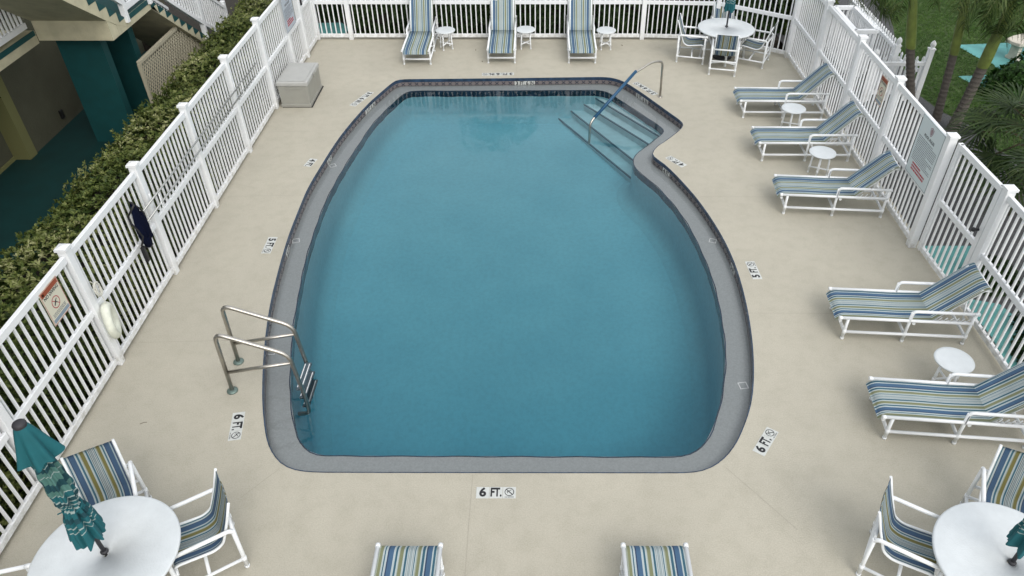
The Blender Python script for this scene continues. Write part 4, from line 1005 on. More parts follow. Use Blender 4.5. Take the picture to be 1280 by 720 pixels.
rules('grey pool rules sign with red bottom lines by the far left gate', -5.485, 16.42, 1.42, 1, .72, .78, M['signgrey'])
# ------------------------------------------------------------------ foliage
rng = np.random.default_rng(5)
def leaves(name, pts, nrm, n_leaf, length, wid, m, parent=None, spread=.9, tint=(0, 1), tip=None, seed=0, tint_pts=None):
    """rosettes of pointed leaves at pts (N,3) around outward normals nrm; a 'tint' value per leaf"""
    g = np.random.default_rng(seed); N = len(pts)
    P = np.repeat(pts, n_leaf, 0); Nn = np.repeat(nrm, n_leaf, 0); K = len(P)
    d = g.normal(size=(K, 3)); d -= (d * Nn).sum(1, keepdims=True) * Nn; d /= np.linalg.norm(d, axis=1, keepdims=True) + 1e-9
    ax = d * spread + Nn * g.uniform(.15, .9, (K, 1)); ax /= np.linalg.norm(ax, axis=1, keepdims=True)
    side = np.cross(ax, Nn); side /= np.linalg.norm(side, axis=1, keepdims=True) + 1e-9
    up = np.cross(side, ax)
    L = length * g.uniform(.6, 1.25, (K, 1)); W = wid * g.uniform(.7, 1.2, (K, 1))
    b = P + g.normal(size=(K, 3)) * length * .06
    v0 = b; v1 = b + ax * L * .55 + side * W * .5 + up * L * .04; v2 = b + ax * L - up * L * .12; v3 = b + ax * L * .55 - side * W * .5 + up * L * .04
    V = np.stack([v0, v1, v2, v3], 1).reshape(-1, 3); F = np.arange(K * 4).reshape(-1, 4)
    me = bpy.data.meshes.new(name); me.vertices.add(len(V)); me.vertices.foreach_set('co', V.ravel())
    me.loops.add(len(F) * 4); me.loops.foreach_set('vertex_index', F.ravel().astype(np.int32))
    me.polygons.add(len(F)); me.polygons.foreach_set('loop_start', np.arange(0, len(F) * 4, 4, dtype=np.int32))
    try: me.polygons.foreach_set('loop_total', np.full(len(F), 4, dtype=np.int32))
    except Exception: pass
    a_ = me.attributes.new('tint', 'FLOAT', 'FACE')
    t = np.repeat(g.uniform(0, 1, N), n_leaf) * .5 + g.uniform(0, 1, K) * .5
    if tint_pts is not None: t = t * .6 + np.repeat(tint_pts, n_leaf) * .4
    a_.data.foreach_set('value', np.clip(tint[0] + (tint[1] - tint[0]) * t, 0, 1).astype(np.float32))
    me.materials.append(m); me.update(calc_edges=True); me.validate()
    return link(bpy.data.objects.new(name, me), parent)

def lump(p, s=1.): 
    x, y = p[:, 0] * s, p[:, 1] * s
    return np.sin(x * 3.1 + 1.3 * np.sin(y * 1.7)) * .5 + np.sin(y * 2.3 + 1.1 * np.sin(x * 2.9)) * .5

def hedge_pts(x0, x1, y0, y1, z0, z1, n, seed, amp=.10, rnd_edge=.25):
    g = np.random.default_rng(seed)
    A = [(x1 - x0) * (y1 - y0), (z1 - z0) * (y1 - y0), (z1 - z0) * (y1 - y0), (z1 - z0) * (x1 - x0), (z1 - z0) * (x1 - x0)]
    k = g.choice(5, n, p=np.array(A) / sum(A)); u, v = g.uniform(size=n), g.uniform(size=n)
    P = np.zeros((n, 3)); Nn = np.zeros((n, 3))
    for i in range(5):
        m_ = k == i
        if i == 0: P[m_] = np.c_[x0 + (x1 - x0) * u[m_], y0 + (y1 - y0) * v[m_], np.full(m_.sum(), z1)]; Nn[m_] = (0, 0, 1)
        elif i in (1, 2): P[m_] = np.c_[np.full(m_.sum(), x0 if i == 1 else x1), y0 + (y1 - y0) * u[m_], z0 + (z1 - z0) * v[m_]]; Nn[m_] = (-1 if i == 1 else 1, 0, 0)
        else: P[m_] = np.c_[x0 + (x1 - x0) * u[m_], np.full(m_.sum(), y0 if i == 3 else y1), z0 + (z1 - z0) * v[m_]]; Nn[m_] = (0, -1 if i == 3 else 1, 0)
    # round the shoulders, bump the surface
    dx = np.minimum(P[:, 0] - x0, x1 - P[:, 0]); top = k == 0
    P[top, 2] -= np.clip(rnd_edge - dx[top], 0, 1) ** 2 / rnd_edge * .8
    nn = Nn + g.normal(size=(n, 3)) * .28; nn[top, 0] += np.where(P[top, 0] > (x0 + x1) / 2, 1, -1) * np.clip(rnd_edge - dx[top], 0, 1) * 2.5
    nn /= np.linalg.norm(nn, axis=1, keepdims=True)
    b = lump(P[:, :2] + P[:, 2:3] * .7, 1.3) * amp + g.normal(size=n) * amp * .35
    P += Nn * b[:, None] + g.normal(size=(n, 3)) * .02
    return P, nn, np.clip(.5 + .5 * lump(P[:, :2], .8) + b / amp * .15, 0, 1)

def hedge(name, label, x0, x1, y0, y1, z0, z1, n, nl, L, W, m, seed, core=.16, amp=.1, tint=(0, 1), cat='hedge'):
    t = thing(name, label, cat)
    P, N_, tp = hedge_pts(x0, x1, y0, y1, z0, z1, n, seed, amp)
    leaves('foliage', P, N_, nl, L, W, m, t, seed=seed, tint=tint, tint_pts=tp)
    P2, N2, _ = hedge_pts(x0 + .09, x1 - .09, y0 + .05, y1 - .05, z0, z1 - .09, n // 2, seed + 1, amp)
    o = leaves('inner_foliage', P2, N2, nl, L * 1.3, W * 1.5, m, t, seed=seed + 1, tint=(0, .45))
    bm = NB(); box(bm, x0 + core + .06, x1 - core - .06, y0 + core, y1 - core, z0, z1 - core - .1); obj('branches', bm, M['soil'], t)
    return t
hedge('hedge', 'low clipped hedge with yellow green leaves between the left fence and the staircase', -7.2, -5.85, 2.2, 18.7, -.45, 1.02, 19000, 7, .066, .029, M['hedge_leaf'], 21, amp=.09, tint=(.1, 1.05))
hedge('hedge', 'dark glossy hedge behind the back fence of the pool', -4.75, 6.2, 19.05, 20.0, -.12, 1.75, 5200, 7, .11, .05, M['dark_leaf'], 31, amp=.12, tint=(0, .8))
hedge('hedge', 'dark clipped hedge behind the far left corner gate', -6.6, -4.9, 20.1, 20.9, -.4, 1.2, 900, 7, .10, .045, M['dark_leaf'], 35, tint=(0, .7))
hedge('hedge', 'yellow green hedge beyond the far right fence corner', 6.3, 7.4, 18.9, 21.5, -.12, 1.3, 1300, 7, .11, .045, M['hedge_leaf'], 33, tint=(.1, .8))
def bush(label, x, y, z0, rx, ry, rz_, n, m, seed, name='bush', L=.09, W=.05, tint=(0, 1)):
    t = thing(name, label, 'bush', (x, y, z0))
    g = np.random.default_rng(seed); d = g.normal(size=(n, 3)); d[:, 2] = np.abs(d[:, 2]) * .9 - .1; d /= np.linalg.norm(d, axis=1, keepdims=True)
    rr = 1 + .10 * np.sin(d[:, 0] * 6 + d[:, 1] * 4) + .08 * np.sin(d[:, 2] * 9) + g.normal(size=n) * .05
    P = d * rr[:, None] * np.array([rx, ry, rz_]); leaves('foliage', P, d, 7, L, W, m, t, seed=seed, tint=tint)
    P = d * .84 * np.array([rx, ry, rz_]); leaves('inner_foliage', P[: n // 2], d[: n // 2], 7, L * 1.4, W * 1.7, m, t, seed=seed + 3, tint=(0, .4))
    bm = NB()
    for k in range(7): a_ = k * .9; tube(bm, [(0, 0, 0), (math.cos(a_) * rx * .5, math.sin(a_) * ry * .5, rz_ * .7)], .015, 6)
    obj('stems', bm, M['stem'], t); return t
bush('rounded green bush beside the teal path at the right edge', 10.75, 15.35, -.1, .85, .8, .75, 1500, M['bush_leaf'], 41)
bush('low dark shrub outside the right fence behind the gate', 6.85, 8.85, -.1, .35, .3, .30, 380, M['dark_leaf'], 43, tint=(0, .6))
bush('dark shrub outside the right fence behind the two nearest loungers', 7.0, 6.9, -.1, .5, .9, .5, 700, M['dark_leaf'], 44, tint=(0, .6))
bm = NB()
for k in range(26):
    x, y, z = rnd.uniform(1.4, 2.2), 19.0 + rnd.uniform(-.05, .1), rnd.uniform(.75, 1.1)
    for q in range(4):
        a_ = q * PI / 2 + rnd.random(); bm.faces.new([bm.verts.new(p) for p in ((x, y, z), (x + .05 * math.cos(a_), y - .02, z + .05 * math.sin(a_)), (x + .05 * math.cos(a_ + .8), y - .03, z + .05 * math.sin(a_ + .8)))])
tag(obj('flowers', bm, M['flowers'], fix=False), 'small magenta flowers on the dark hedge behind the right back lounger', 'flowers')

# lawn blades
g = np.random.default_rng(9); n = 75000
X = g.uniform(8.3, 17, n); Y = g.uniform(12.0, 24, n)
E_ = np.array(edge); xe = np.interp(Y, E_[::-1, 1], E_[::-1, 0])
TP = [(10.45, 18.3), (12.3, 18.5), (14.5, 17.2), (12.6, 14.5), (11.4, 13.6), (10.42, 15.45), (10.05, 15.6), (9.82, 15.95), (9.66, 16.4), (10.66, 16.5), (10.82, 17.05), (10.62, 17.5)]
def inside(x, y, P):
    c_ = np.zeros(len(x), bool)
    for i in range(len(P)):
        (x1, y1), (x2, y2) = P[i], P[(i + 1) % len(P)]
        m_ = ((y1 > y) != (y2 > y)) & (x < (x2 - x1) * (y - y1) / (y2 - y1 + 1e-12) + x1); c_ ^= m_
    return c_
ok = (X > xe + .02) & ~inside(X, Y, TP)
Pg_ = np.c_[X[ok], Y[ok], np.full(ok.sum(), -.1)]
lg = leaves('lawn_grass', Pg_, np.tile([0, 0, 1.], (len(Pg_), 1)), 4, .055, .010, M['grass'], None, spread=.7, seed=3, tint_pts=np.clip(.5 + .5 * lump(Pg_[:, :2], .6), 0, 1))
tag(lg, 'short green lawn grass', 'grass', kind='stuff')

# ------------------------------------------------------------------ palms
def frond(V, F, Tn, base, az, elev, L, droop, seed, leaf=.42, pairs=26, tintb=.4):
    rr = random.Random(seed); base = Vector(base); p = base.copy(); prev = None
    n = pairs; st = L / n; e = elev; pts = [p.copy()]
    for i in range(n):
        e -= droop / n * (1 + 1.2 * i / n)
        d = Vector((math.cos(az) * math.cos(e), math.sin(az) * math.cos(e), math.sin(e))); p = p + d * st; pts.append(p.copy())
    def quad(a_, b_, c_, d_, t):
        k = len(V); V.extend([tuple(a_), tuple(b_), tuple(c_), tuple(d_)]); F.append((k, k + 1, k + 2, k + 3)); Tn.append(t)
    for i in range(n):
        a_, b_ = pts[i], pts[i + 1]; d = (b_ - a_).normalized(); s = d.cross(Vector((0, 0, 1)))
        s = s.normalized() if s.length > .05 else Vector((-math.sin(az), math.cos(az), 0)); w = .014 * (1 - i / n) + .004
        u = s.cross(d)
        quad(a_ - s * w, b_ - s * w * .9, b_ + s * w * .9, a_ + s * w, .75)
        quad(a_ - u * w, b_ - u * w * .9, b_ + u * w * .9, a_ + u * w, .6)
        if i < 2: continue
        f = i / n; ll = leaf * (math.sin(PI * (.12 + .84 * f)) ** .6) * rr.uniform(.85, 1.1)
        for sg in (-1, 1):
            dd = (s * sg * .8 + d * (.45 + .5 * f) + u * rr.uniform(.0, .35)).normalized()
            q0 = a_.lerp(b_, rr.random()); g1 = q0 + dd * ll * .5 ; g2 = q0 + dd * ll * .95 + Vector((0, 0, -ll * rr.uniform(.25, .55)))
            ww = Vector(d) * .017 * rr.uniform(.8, 1.2); t = min(1, max(0, tintb + rr.uniform(-.3, .35)))
            quad(q0 - ww * .5, g1 - ww, g1 + ww, q0 + ww * .5, t); quad(g1 - ww, g2 - ww * .2, g2 + ww * .2, g1 + ww, t)
def palm(label, base, mid, top, r0, seed, extra=(), nf=11, L=1.75, elev=(.2, 1.35), leaf=.42, shaft=True, tintb=.4, azs=None, group='small feather palms'):
    t = thing('palm_tree', label, 'palm tree', base, 0, group); rr = random.Random(seed)
    b0 = Vector(base); mid_ = Vector(mid) - b0; top_ = Vector(top) - b0
    bm = NB(); ring = []
    n = 46
    for i in range(n):
        f = i / (n - 1); p = mid_ * f; p.z = mid_.z * f
        p += Vector((0, 0, 0)) ; r = r0 * (1.22 - .25 * min(1, f * 2)) * (1.05 if i % 3 == 0 else .97) * rr.uniform(.97, 1.03)
        ring.append([bm.verts.new(p + Vector((math.cos(2 * PI * k / 14) * r, math.sin(2 * PI * k / 14) * r, rr.uniform(-.004, .004)))) for k in range(14)])
    for A_, B_ in zip(ring, ring[1:]):
        for k in range(14): bm.faces.new((A_[k], A_[(k + 1) % 14], B_[(k + 1) % 14], B_[k]))
    obj('trunk', bm, M['trunk'], t)
    bm = NB(); d = top_ - mid_
    prof = [(0, 1.05), (.05, 1.12), (.25, 1.10), (.55, .95), (.8, .8), (1, .62)]
    rows = [[bm.verts.new(mid_ + d * f + Vector((math.cos(2 * PI * k / 16), math.sin(2 * PI * k / 16), 0)) * r0 * s) for k in range(16)] for f, s in prof]
    for A_, B_ in zip(rows, rows[1:]):
        for k in range(16): bm.faces.new((A_[k], A_[(k + 1) % 16], B_[(k + 1) % 16], B_[k])).smooth = True
    obj('crownshaft', bm, M['crownshaft'], t)
    V, F, Tn = [], [], []
    for k in range(nf):
        az = (azs[k] if azs else 2 * PI * k / nf * 1.0 + rr.uniform(-.25, .25)); el = rr.uniform(*elev)
        frond(V, F, Tn, top_ - Vector((0, 0, .04)), az, el, L * rr.uniform(.85, 1.1), 1.9 + rr.uniform(-.3, .4), seed * 50 + k, leaf, tintb=tintb)
    for k, (az, el, L_, dr) in enumerate(extra): frond(V, F, Tn, top_ - Vector((0, 0, .06)), az, el, L_, dr, seed * 90 + k, leaf, tintb=tintb - .1)
    mesh('crown', V, F, M['palm_leaf'], t, attr=Tn)
    return t
palm('palm tree nearest the pool fence, leftmost of three beside the gravel path', (7.88, 14.59, -.1), (7.44, 14.59, 1.29), (7.06, 14.59, 2.75), .09, 2, extra=[(3.0, .35, 1.5, 2.6), (3.35, .2, 1.4, 2.4), (2.7, .5, 1.6, 2.7), (3.15, .0, 1.3, 2.0), (3.6, .4, 1.4, 2.6)], azs=[.2, 1.0, 1.9, 2.6, 3.15, 3.6, 4.2, 5.6, 2.2, .6], elev=(.55, 1.2), nf=10)
palm('slender palm tree with a green shaft, middle of three beside the gravel path', (8.27, 14.22, -.1), (8.14, 14.22, 1.31), (7.95, 14.22, 2.85), .078, 4, elev=(.75, 1.3), nf=9)
palm('palm tree with a dark leaning trunk, rightmost of three by the gravel path', (8.40, 13.76, -.1), (8.52, 13.76, 1.24), (8.62, 13.76, 2.65), .10, 6, extra=[(3.4, .3, 1.25, 2.6), (4.0, .3, 1.3, 2.5), (4.6, .5, 1.35, 2.8)], nf=11, elev=(.35, 1.2), L=1.55)
palm('tall palm tree beyond the back hedge, seen only mirrored in the pool', (-1.3, 22.6, -.1), (-1.35, 22.6, 3.2), (-1.35, 22.6, 4.1), .12, 8, nf=17, L=2.1, leaf=.55, group='palms behind the pool')

def fan_palm(label, loc, specs, seed):
    t = thing('fan_palm', label, 'fan palm', loc); rr = random.Random(seed); V, F, Tn = [], [], []
    def quad(a_, b_, c_, d_, tt):
        k = len(V); V.extend([tuple(a_), tuple(b_), tuple(c_), tuple(d_)]); F.append((k, k + 1, k + 2, k + 3)); Tn.append(tt)
    bm = NB()
    for (az, el, lp, lb) in specs:
        d = Vector((math.cos(az) * math.cos(el), math.sin(az) * math.cos(el), math.sin(el)))
        hub = d * lp + Vector((0, 0, -.08 * lp))
        tube(bm, [(0, 0, -.1), d * lp * .5 + Vector((0, 0, .05)), hub], .012, 6)
        s = d.cross(Vector((0, 0, 1))).normalized(); u = s.cross(d); ax = (d - u * rr.uniform(.25, .6)).normalized(); u = s.cross(ax)
        n = 34
        for k in range(n):
            a_ = (k / (n - 1) - .5) * R(250) + rr.uniform(-.02, .02); dd = (ax * math.cos(a_) + s * math.sin(a_)).normalized()
            sd = (s * math.cos(a_) - ax * math.sin(a_)); ll = lb * (.72 + .28 * math.cos(a_ * .7)) * rr.uniform(.9, 1.05)
            tt = min(1, max(0, rr.uniform(.15, .6) + .25 * (rr.random() < .12)))
            p0, p1, p2 = hub + u * .01 * (k % 2), hub + dd * ll * .5 + u * .02 * (1 if k % 2 else -1), hub + dd * ll * .8 + Vector((0, 0, -.05 * lb)); p3 = hub + dd * ll * .98 + Vector((0, 0, -.22 * lb * rr.uniform(.6, 1.4)))
            w = .019 * lb / .8
            quad(p0 - sd * .004, p1 - sd * w, p1 + sd * w, p0 + sd * .004, tt); quad(p1 - sd * w, p2 - sd * w * .6, p2 + sd * w * .6, p1 + sd * w, tt); quad(p2 - sd * w * .6, p3 - sd * .001, p3 + sd * .001, p2 + sd * w * .6, min(1, tt + .12))
    obj('leaf_stalks', bm, M['stem'], t); mesh('fan_leaves', V, F, M['fan_leaf'], t, attr=Tn)
    bm = NB(); lathe(bm, [(0, 0), (.13, 0), (.11, .5), (.12, 1.2), (.06, 1.3), (0, 1.3)], (0, 0, -1.35), 12); obj('trunk', bm, M['trunk'], t)
sp = [(PI + da, el, lp, .74) for da, el, lp in [(-1.3, .6, .8), (-.9, .25, .85), (-.5, .75, .8), (-.35, .1, .9), (.05, .5, .95), (.35, .0, .9), (.6, .65, .9), (.95, .2, .95), (1.3, .55, .9), (.2, 1.0, .6), (1.7, .3, .8), (-1.9, .4, .8), (2.6, .6, .8), (3.1, .4, .8), (.75, -.25, .8), (-.1, -.35, .7)]]
fan_palm('fan palm with drooping dark green leaves over the gravel path at the right edge', (8.05, 10.75, 1.25), sp, 3)
fan_palm('fan palm whose leaf tips hang over the gate and the near right fence', (7.45, 8.35, 1.75), [(PI + da, el, lp, .70) for da, el, lp in [(-.75, .35, .75), (-.35, .15, .55), (-.1, .5, .75), (.35, .2, .6), (.7, .4, .8), (1.1, .1, .8), (-1.2, .5, .8), (1.8, .3, .7), (2.7, .5, .7)]], 12)

# ------------------------------------------------------------------ white picket garden fences beyond
def finial_post(parent, x, y, z0, h, w=.10):
    bm = NB(); box(bm, x - w / 2, x + w / 2, y - w / 2, y + w / 2, z0, z0 + h); bevel(bm, .006, 1); p = obj('post', bm, M['fence'], parent)
    bm = NB(); box(bm, x - w / 2 - .01, x + w / 2 + .01, y - w / 2 - .01, y + w / 2 + .01, z0 + h, z0 + h + .025)
    lathe(bm, [(.03, 0), (.03, .02), (.052, .045), (.058, .075), (.05, .11), (.025, .145), (0, .165)], (x, y, z0 + h + .025), 16); obj('finial', bm, M['fence'], p)
def pointed(parent, p, q, z0, h, step=.125, rails=(.22, .86)):
    p, q = Vector(p), Vector(q); L = (q - p).length; ang = math.atan2((q - p).y, (q - p).x); n = max(2, round(L / step)); bm = NB()
    for k in range(n):
        xx = L * (k + .5) / n; w = .022
        box(bm, xx - w, xx + w, -.012, .012, .03, h - .06)
        lathe(bm, [(w, h - .06), (w * 1.25, h - .035), (w * 1.1, h - .01), (w * .5, h + .015), (0, h + .025)], (xx, 0, 0), 8)
    pk = obj('fence_panel', bm, M['fence'], parent); pk.location = (*p, z0); pk.rotation_euler.z = ang
    for f in rails:
        bm = NB(); box(bm, 0, L, -.035, .035, f * h - .035, f * h + .035); obj('rail', bm, M['fence'], pk)
pf = thing('garden_fence', 'low white picket fence with ball topped posts between the pool fence and the palms', 'fence')
finial_post(pf, 8.14, 15.08, -.1, 1.17, .11); finial_post(pf, 7.60, 15.45, -.1, 1.10); finial_post(pf, 7.02, 15.08, -.1, 1.0)
pointed(pf, (7.05, 15.08), (8.10, 15.08), -.1, 1.0)
pointed(pf, (8.0, 15.10), (7.72, 15.9), -.1, .88, rails=(.3, .8))
pg = thing('garden_fence', 'low white picket fence running away beyond the first palm towards the far lawn', 'fence')
pointed(pg, (7.76, 15.65), (7.80, 18.9), -.1, 1.05, step=.14); finial_post(pg, 7.82, 18.95, -.1, 1.15)
pe = thing('picket_enclosure', 'white picket enclosure round pool equipment beyond the right fence', 'enclosure')
for p, q in (((7.04, 16.45), (7.53, 16.45)), ((7.53, 16.45), (7.53, 18.0)), ((7.06, 18.0), (7.53, 18.0)), ((7.04, 16.45), (7.06, 18.0))):
    P_, Q_ = Vector(p), Vector(q); L_ = (Q_ - P_).length; bm = NB()
    for k in range(round(L_ / .1)):
        xx = (k + .5) * L_ / round(L_ / .1); box(bm, xx - .017, xx + .017, -.012, .012, .05, 1.0)
    box(bm, 0, L_, -.045, .045, 1.0, 1.08); box(bm, 0, L_, -.03, .03, .1, .17)
    o = obj('panel', bm, M['fence'], pe); o.location = (*p, -.1); o.rotation_euler.z = math.atan2((Q_ - P_).y, (Q_ - P_).x)
pm = thing('pool_pump', 'dark blue round pool pump inside the white picket enclosure', 'pump', (7.29, 17.25, -.1))
bm = NB(); lathe(bm, [(0, 0), (.16, 0), (.17, .04), (.17, .55), (.14, .66), (.05, .72), (0, .73)], seg=20); obj('tank', bm, M['net'], pm)
bm = NB(); tube(bm, [(0, 0, .7), (0, 0, .80), (.1, 0, .80), (.1, .3, .80)], .02, 8, .03); obj('pipe', bm, M['pvc'], pm)
wb = thing('white_bench', 'narrow white bench top between the pool fence and the garden fence', 'bench', (7.36, 16.0, -.1), R(3))
bm = NB(); box(bm, -.10, .10, -.62, .5, .62, .67); bevel(bm, .008, 1); obj('seat', bm, M['fence'], wb)
for y in (-.5, .4):
    bm = NB(); box(bm, -.08, .08, y - .03, y + .03, 0, .62); obj('leg', bm, M['fence'], wb)
sb = thing('stone_bench', 'pale cast stone bench standing on the teal path at the right edge', 'bench', (11.75, 17.55, -.085), R(25))
bm = NB(); prism(bm, [(-.62, -.20), (-.3, -.24), (.3, -.24), (.62, -.2), (.64, 0), (.62, .20), (.3, .25), (-.3, .25), (-.62, .20), (-.64, 0)], 'z', .40, .48); bevel(bm, .015, 2); obj('seat', bm, M['stone'], sb)
for x in (-.38, .38):
    bm = NB(); prism(bm, [(-.17, 0), (.17, 0), (.17, .06), (.11, .10), (.10, .3), (.16, .36), (.16, .4), (-.16, .4), (-.16, .36), (-.10, .3), (-.11, .10), (-.17, .06)], 'x', x - .06, x + .06); bevel(bm, .008, 1); obj('leg', bm, M['stone'], sb)

# ------------------------------------------------------------------ building and staircase on the left
ZG = -.4
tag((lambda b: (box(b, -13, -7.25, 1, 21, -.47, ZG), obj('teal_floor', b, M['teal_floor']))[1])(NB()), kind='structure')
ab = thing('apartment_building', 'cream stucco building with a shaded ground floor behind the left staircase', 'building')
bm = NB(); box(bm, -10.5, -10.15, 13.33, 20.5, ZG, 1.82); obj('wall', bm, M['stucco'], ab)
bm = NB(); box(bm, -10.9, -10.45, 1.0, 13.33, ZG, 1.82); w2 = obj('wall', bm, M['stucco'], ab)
bm = NB(); box(bm, -10.45, -10.42, 1.0, 13.31, ZG, ZG + .07); obj('base_board', bm, M['trim'], w2)
bm = NB(); box(bm, -10.5, -10.12, 13.10, 13.345, ZG, 1.82); obj('corner_trim', bm, M['trim'], ab)
bm = NB(); box(bm, -10.15, -10.10, 14.50, 14.60, -.22, -.04); bevel(bm, .008, 1); obj('outlet_box', bm, M['dark'], ab)
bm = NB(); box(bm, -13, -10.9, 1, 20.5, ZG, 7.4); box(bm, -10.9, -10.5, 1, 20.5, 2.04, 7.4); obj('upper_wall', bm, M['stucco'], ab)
bm = NB(); box(bm, -10.9, -9.243, 1.0, 13.525, 1.80, 2.035); wk = obj('walkway_slab', bm, M['stucco_edge'], ab)
bm = NB(); box(bm, -9.255, -9.236, 1.0, 13.50, 1.955, 2.042); obj('slab_edge_stripe', bm, M['teal'], wk)
bm = NB(); box(bm, -10.9, -9.243, 1.0, 13.0, 4.6, 4.85); obj('walkway_slab', bm, M['stucco_edge'], ab)
bm = NB(); box(bm, -10.9, -8.9, .6, 20.5, 7.4, 7.6); obj('roof_slab', bm, M['stucco_edge'], ab)
bm = NB(); box(bm, -13, -4.2, -5, -1.75, -.46, 7.2); obj('unseen_shade_wing', bm, M['stucco'], ab)  # unseen wing, added and sized to block sky light on the left
bm = NB(); box(bm, -13, -7.4, .6, .8, ZG, 7.4); obj('unseen_shade_wall', bm, M['stucco'], ab)  # unseen wall added to keep light out of the ground floor
def rail_run(parent, x, ya, za, yb, zb, h=.95, step=.11, name='railing', base=.12):
    """white picket railing in the plane x, from (ya,za) to (yb,zb) at floor height"""
    bm = NB(); L = abs(yb - ya); n = max(2, round(L / step)); s = (zb - za) / (yb - ya)
    for k in range(n):
        y = ya + (yb - ya) * (k + .5) / n; z = za + (y - ya) * s
        box(bm, x - .015, x + .015, y - .015, y + .015, z + base, z + h)
    for (h0, h1, w) in ((base - .04, base + .06, .03), (h - .03, h + .05, .035)):
        vs = [(ya, za + h0), (yb, zb + h0), (yb, zb + h1), (ya, za + h1)]
        prism(bm, vs, 'x', x - w, x + w)
    return obj(name, bm, M['fence'], parent)
rail_run(ab, -9.29, 1.0, 2.04, 13.4, 2.04)
st = thing('staircase', 'cream concrete staircase with teal steps and white picket railings on the left', 'staircase')
X0, X1 = -9.24, -7.86
bm = NB(); box(bm, X0, X1, 13.802, 15.25, 1.84, 2.035); 
prism(bm, [(13.54, 1.84), (13.80, 1.84), (13.80, 2.03), (13.54, 2.21)], 'x', X0, X1 - .002); obj('landing', bm, M['stucco_edge'], st)
bm = NB(); box(bm, X1 - .012, X1 + .006, 14.22, 15.26, 1.955, 2.042); box(bm, X0, X1 - .03, 14.2, 15.25, 2.036, 2.045); obj('landing_edge_stripe', bm, M['teal'], st)
def flight(yt, zt, yb, zb, nst, bot, name='flight'):
    """steps descending away from the camera from (yt,zt) to (yb,zb)"""
    run, rise = (yb - yt) / nst, (zt - zb) / nst; pts = []
    for k in range(nst): pts += [(yt + run * k, zt - rise * k - rise), (yt + run * (k + 1), zt - rise * (k + 1))]
    top = [(yt, zt)] + [p for k in range(nst) for p in ((yt + run * k, zt - rise * (k + 1)), (yt + run * (k + 1), zt - rise * (k + 1)))]
    bm = NB(); prism(bm, top + bot, 'x', X0 - .004, X1 + .004); f = obj(name, bm, M['stucco_edge'], st)
    bm = NB()
    for k in range(nst):
        y, z = yt + run * k, zt - rise * (k + 1)
        box(bm, X0 + .02, X1 - .05, y + .003, y + run, z + .0015, z + .012)
        box(bm, X0 + .02, X1 - .05, y + .0015, y + .010, z + .012, z + rise)
        # painted tread end showing outside the railing
        bm.faces.new([bm.verts.new(p) for p in ((X1 + .007, y + .004, z + .004), (X1 + .007, y + run * .98, z + .004), (X1 + .007, y + .004, z + rise * .96))])
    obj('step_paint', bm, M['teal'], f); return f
flight(9.30, 5.60, 14.18, 2.036, 19, [(14.18, 1.86), (13.80, 2.04), (13.50, 2.23), (9.30, 5.10)], 'upper_flight')
flight(15.25, 2.036, 18.62, ZG, 13, [(18.62, ZG - .06), (18.30, ZG - .06), (15.252, 1.842)], 'lower_flight')
rail_run(st, X1 + .03, 9.3, 5.78, 14.15, 2.2)
rail_run(st, X1 - .04, 14.24, 2.04, 15.2, 2.04)
rail_run(st, X1 + .03, 15.27, 2.16, 17.27, .72)
rail_run(st, X1 + .03, 17.38, .65, 18.7, -.25)
rail_run(st, X0 + .05, 15.27, 2.16, 18.6, -.25)
for y, z0, z1 in ((14.19, 1.95, 3.15), (15.24, 1.95, 3.15), (17.33, .45, 1.75), (18.75, ZG, .85)):
    bm = NB(); box(bm, X1 - .04, X1 + .06, y - .05, y + .05, z0, z1); bevel(bm, .005, 1); obj('railing_post', bm, M['fence'], st)
for (xa, xb, y, zt) in ((-9.143, -8.307, 13.845, 1.84), (-9.14, -8.33, 14.95, 1.84)):
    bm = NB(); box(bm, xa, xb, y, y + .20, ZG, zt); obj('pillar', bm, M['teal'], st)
lt = thing('lattice_screen', 'tan diagonal lattice screen under the lower flight of the staircase', 'lattice')
bm = NB(); y0, y1, z0, z1 = 14.30, 17.6, ZG, 1.10; s_ = .105
def soff(y): return 1.842 - (y - 15.252) * .7235
def clip(p, q):
    out = []
    for i in range(25):
        t_ = i / 24; y = p[0] + (q[0] - p[0]) * t_; z = p[1] + (q[1] - p[1]) * t_
        if y0 <= y <= y1 and z0 <= z <= min(z1, soff(y) - .02 if y > 15.3 else 9): out.append((y, z))
    return (out[0], out[-1]) if len(out) > 1 else None
H_ = z1 - z0
for sg, xx in ((1, -7.95), (-1, -7.962)):
    k = y0 - H_
    while k < y1 + H_:
        p, q = ((k, z0), (k + H_, z1)) if sg > 0 else ((k, z1), (k + H_, z0)); cc = clip(p, q)
        if cc:
            (ya, za), (yb, zb) = cc; d = Vector((yb - ya, zb - za)).normalized(); nn = Vector((-d.y, d.x)) * .0135
            prism(bm, [(ya + nn.x, za + nn.y), (ya - nn.x, za - nn.y), (yb - nn.x, zb - nn.y), (yb + nn.x, zb + nn.y)], 'x', xx, xx + .009)
        k += s_
obj('lattice', bm, M['lattice'], lt)
bm = NB(); box(bm, -7.99, -7.92, 14.26, 16.2, 1.08, 1.14); box(bm, -7.985, -7.925, 14.24, 14.30, ZG, 1.08); obj('frame', bm, M['lattice'], lt)

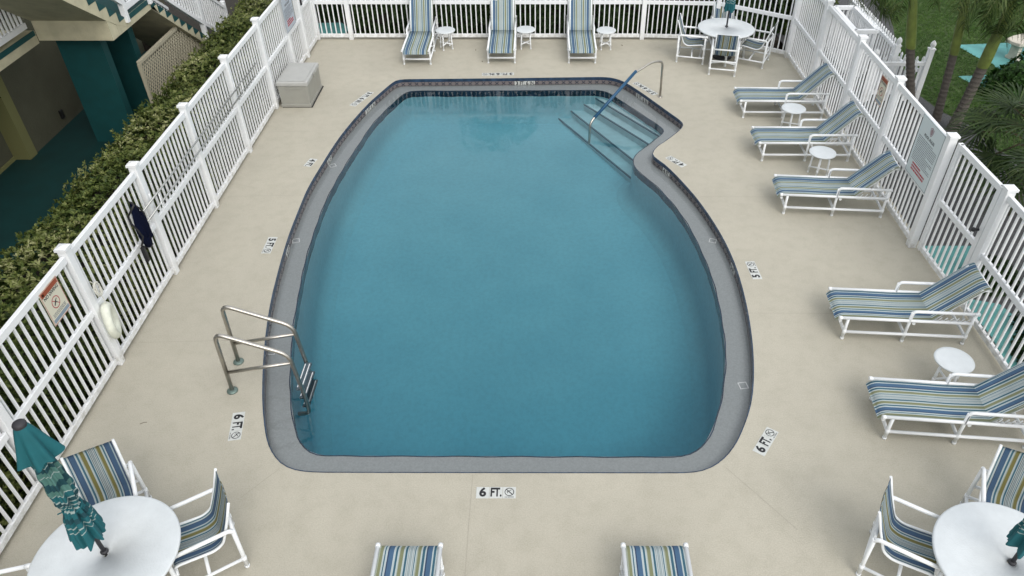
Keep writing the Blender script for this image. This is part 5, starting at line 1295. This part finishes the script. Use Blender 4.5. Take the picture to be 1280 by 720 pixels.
# a few scraps on the deck: twig and small leaves
tw = NB(); tube(tw, [(-4.85, 5.95, .004), (-4.81, 5.975, .006), (-4.775, 5.98, .004)], .0025, 5); tag(obj('twig', tw, M['stem']), 'small dark twig lying on the deck near the left fence', 'twig')
for x, y, lab in ((-1.55, 17.75, 'tiny dark leaf on the deck between the left and middle back loungers'), (-1.35, 17.05, 'tiny dark leaf on the deck in front of the middle back lounger'), (2.05, 18.05, 'tiny dark leaf on the deck before the back fence, right of the last side table')):
    bm = NB(); prism(bm, [(-.03, 0), (0, .012), (.035, .004), (.008, -.012)], 'z', .002, .007); tag(obj('fallen_leaf', bm, M['stem'], loc=(x, y, 0), rz=x), lab, 'leaf', 'fallen leaves on the deck')

# ------------------------------------------------------------------ light, sky, camera
EL, AZ = 62, 205          # sun behind thin cloud: high, from the right and behind the camera
w = bpy.data.worlds.new('World'); scene.world = w; w.use_nodes = True; nt = w.node_tree
bg = nt.nodes['Background']; sky = nt.nodes.new('ShaderNodeTexSky'); sky.sky_type = 'NISHITA'; sky.sun_disc = False
sun_dir = Vector((.35, -.75, .82)).normalized()
sky.sun_elevation = math.asin(sun_dir.z); sky.sun_rotation = math.atan2(sun_dir.x, sun_dir.y)
sky.air_density = 1.2; sky.dust_density = 6; sky.ozone_density = 1.
hsv = nt.nodes.new('ShaderNodeHueSaturation'); hsv.inputs['Saturation'].default_value = .38; hsv.inputs['Value'].default_value = 1.0
nt.links.new(sky.outputs[0], hsv.inputs['Color']); tcw = nt.nodes.new('ShaderNodeTexCoord'); mpw = nt.nodes.new('ShaderNodeMapping'); mpw.inputs['Scale'].default_value = (1, 1, 2.2)
nt.links.new(tcw.outputs['Generated'], mpw.inputs['Vector'])
cloud = ramp(nt, noise(nt, mpw.outputs[0], 2.6, 5, .55), [(.30, (5.2, 5.5, 5.9)), (.5, (7.4, 7.6, 7.8)), (.72, (9.6, 9.7, 9.7))])
nt.links.new(mixrgb(nt, .5, hsv.outputs[0], cloud), bg.inputs['Color']); bg.inputs['Strength'].default_value = .15
sl = bpy.data.lights.new('sun', 'SUN'); sl.energy = .5; sl.angle = R(50); sl.color = (1, .985, .96)
so = bpy.data.objects.new('sun', sl); COL.objects.link(so); so.rotation_euler = sun_dir.to_track_quat('Z', 'Y').to_euler()

cam = bpy.data.cameras.new('camera'); cam.sensor_width = 36; cam.lens = 36 * 930 / 1280; cam.shift_x = -(674 - 640) / 1280; cam.clip_end = 2000; cam.clip_start = .05
co = bpy.data.objects.new('camera', cam); COL.objects.link(co); co.location = (0, 0, 7.0)
co.rotation_euler = (R(90 - 39.256), 0, 0); scene.camera = co
scene.view_settings.view_transform = 'Standard'; scene.view_settings.look = 'None'; scene.view_settings.exposure = .32; scene.view_settings.gamma = 1
scene.cycles.max_bounces = 7; scene.cycles.transparent_max_bounces = 12; scene.cycles.volume_bounces = 0; scene.cycles.caustics_reflective = False; scene.cycles.caustics_refractive = False
scene.cycles.sample_clamp_indirect = 4
